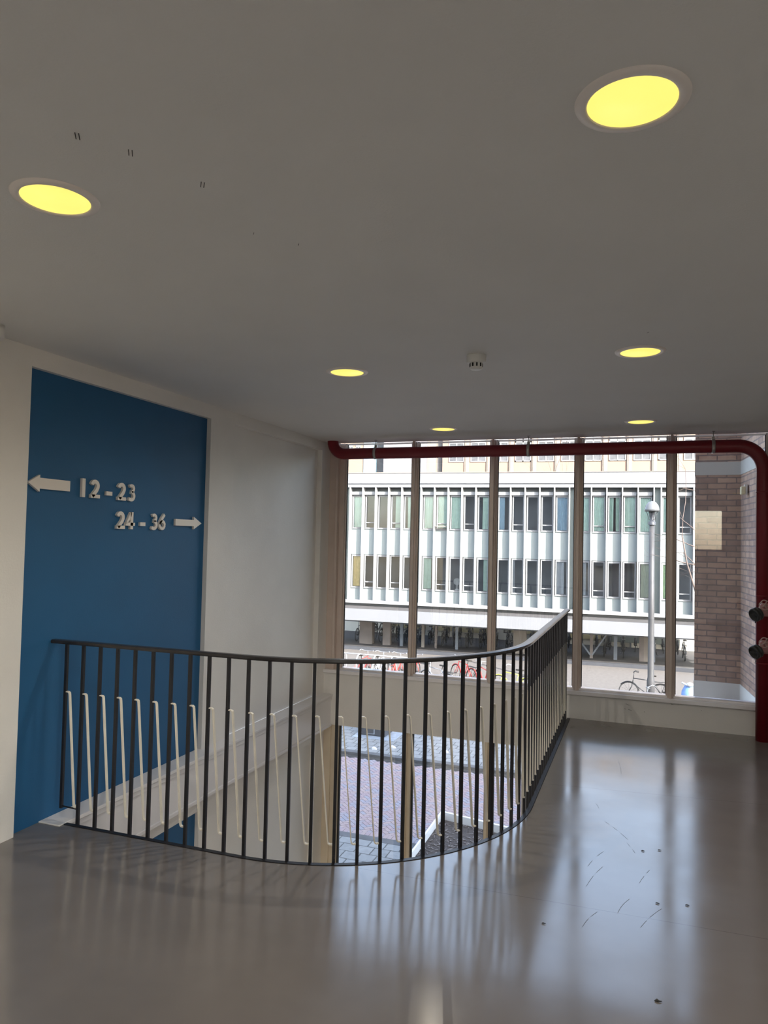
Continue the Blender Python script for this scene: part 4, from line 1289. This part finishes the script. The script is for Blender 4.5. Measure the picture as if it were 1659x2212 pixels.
# crowded rack under the canopy
mull = [(-2.845, 'first'), (-2.11, 'second'), (-1.335, 'third'), (-0.557, 'fourth'), (0.226, 'fifth')]
def pane_word(p):
    xw = p.x * 6.84 / p.y
    w_ = 'first'
    for a, n_ in mull:
        if xw >= a: w_ = n_
    return w_
rb_r = random.Random(3)
ORD = ['first', 'second', 'third', 'fourth', 'fifth', 'sixth', 'seventh', 'eighth', 'ninth', 'tenth', 'eleventh', 'twelfth', 'thirteenth', 'fourteenth']
for row, c0, rowname in ((0, 36.75, 'front'), (1, 38.95, 'back')):
    counts = {}
    s = -12.4 + 0.3 * row
    while s < 4.0:
        if row == 0 and any(a_ - 0.3 < s < b_ + 0.3 for a_, b_ in ((-4.1, -3.5), (0.6, 0.72), (1.75, 2.1))):
            s += 0.15; continue
        flip = rb_r.random() < 0.4
        rz = BA + (-PI / 2 if flip else PI / 2) + rb_r.uniform(-0.08, 0.08)
        p = W(s, c0 + rb_r.uniform(0, 0.25) + (1.2 if flip else 0.3), GZ + 0.13)
        pw = pane_word(p)
        counts[pw] = counts.get(pw, 0) + 1
        grey = rb_r.random() < 0.2
        bk = rb_r.random() < 0.3
        bike(p, rz, 'bgrey' if grey else 'bk', '%s bicycle under the canopy, %s from left in the %s row, %s window pane' % ('grey' if grey else 'black', ORD[min(13, counts[pw] - 1)], rowname, pw),
             'bicycles racked under the white canopy', bk, rb_r.uniform(-0.05, 0.05))
        s += rb_r.uniform(0.60, 0.72)
# near bicycles on the street
bike((0.62, 27.6, GZ), PI, 'bk', 'black city bicycle standing in front of the grey street lamp post', lean=0.10)
bike((1.0, 24.6, GZ), 2.8, 'bgrey', 'grey bicycle half hidden between the last mullion and the covered scooter', lean=0.05)
bike((-6.7, 26.2, GZ), 2.7, 'bgrey', 'grey bicycle parked in the street, left of the red pair', lean=0.05, basket=True)
bike((-6.2, 27.7, GZ), 2.4, 'bred', 'red bicycle next to the grey one in the street', lean=0.1)
bike((-5.3, 26.7, GZ), 2.2, 'bred', 'bright red bicycle, rightmost of the red pair in the street', lean=0.12)
bike((-3.9, 26.6, GZ), 2.9, 'byellow', 'lime yellow bicycle low behind the sill, right of the red pair', lean=0.05)
bike((-3.55, 27.3, GZ), 1.0, 'bblue', 'blue bicycle beside the lime yellow one behind the railing', lean=0.05)
# white-railed rack with red bicycles at far left
for i, (x, y, rz) in enumerate(((-10.55, 27.0, 1.5), (-9.85, 27.0, 1.52), (-9.15, 27.0, 1.5), (-8.45, 27.0, 1.55))):
    bike((x, y, GZ), rz, 'bred' if i != 1 else 'rack', ('red rental bicycle standing in the white rack, leftmost', 'white bicycle between red ones in the white rack', 'red bicycle in the white rack, right of the white one', 'red bicycle at the right end of the white rack')[i], lean=0.0)
brk = empty('bicycle_rack', (-9.5, 26.8, GZ)); tag(brk, 'white tubular bicycle rack on the street at the far left', 'bicycle rack')
for k in range(6):
    m = MB(); x = -1.75 + 0.7 * k
    m.tube([(x, 0, 0)] + [(x + 0.0, 0.35 + 0.35 * -math.cos(PI * q_ / 8), 0.75 + 0.25 * math.sin(PI * q_ / 8)) for q_ in range(9)] + [(x, 0.7, 0)], 0.025, 7)
    m.build('hoop', M['rack'], brk)
m = MB(); m.tube([(-1.85, 0.35, 1.0), (1.85, 0.35, 1.0)], 0.022, 7); m.build('top_rail', M['rack'], brk)
# tarpaulin-covered scooter by the brick pier
sc_ = empty('covered_scooter', (1.42, 25.5, GZ)); tag(sc_, 'scooter under a blue and white cover beside the brick pier', 'scooter')
m = MB()
m.lathe([(0.0, 0.02), (0.24, 0.02), (0.28, 0.30), (0.22, 0.62), (0.13, 0.85), (0.0, 0.92)], (0, 0, 0.25), seg=14)
for i, v_ in enumerate(m.v):
    x_, y_, z_ = v_; k_ = 1 + 0.18 * math.sin(9 * z_ + 5 * x_)
    m.v[i] = (x_ * k_, y_ * 1.7, z_ + 0.05 * math.sin(8 * y_))
m.build('cover', M['bluebag'], sc_)
m = MB(); m.tube([(-0.24, -0.15, 1.20), (0.0, -0.2, 1.10), (0.24, -0.15, 1.20)], 0.03, 8); m.lathe([(0, 0), (0.10, 0.01), (0.11, 0.08), (0, 0.13)], (0, -0.15, 1.10), seg=14); m.build('front_fairing', M['rack'], sc_)
for y_ in (-0.42, 0.42):
    m = MB(); m.tube([(0, y_ + 0.20 * math.cos(2 * PI * k / 16), 0.23 + 0.20 * math.sin(2 * PI * k / 16)) for k in range(16)], 0.05, 7, closed=True); m.build('wheel', M['tyre'], sc_)
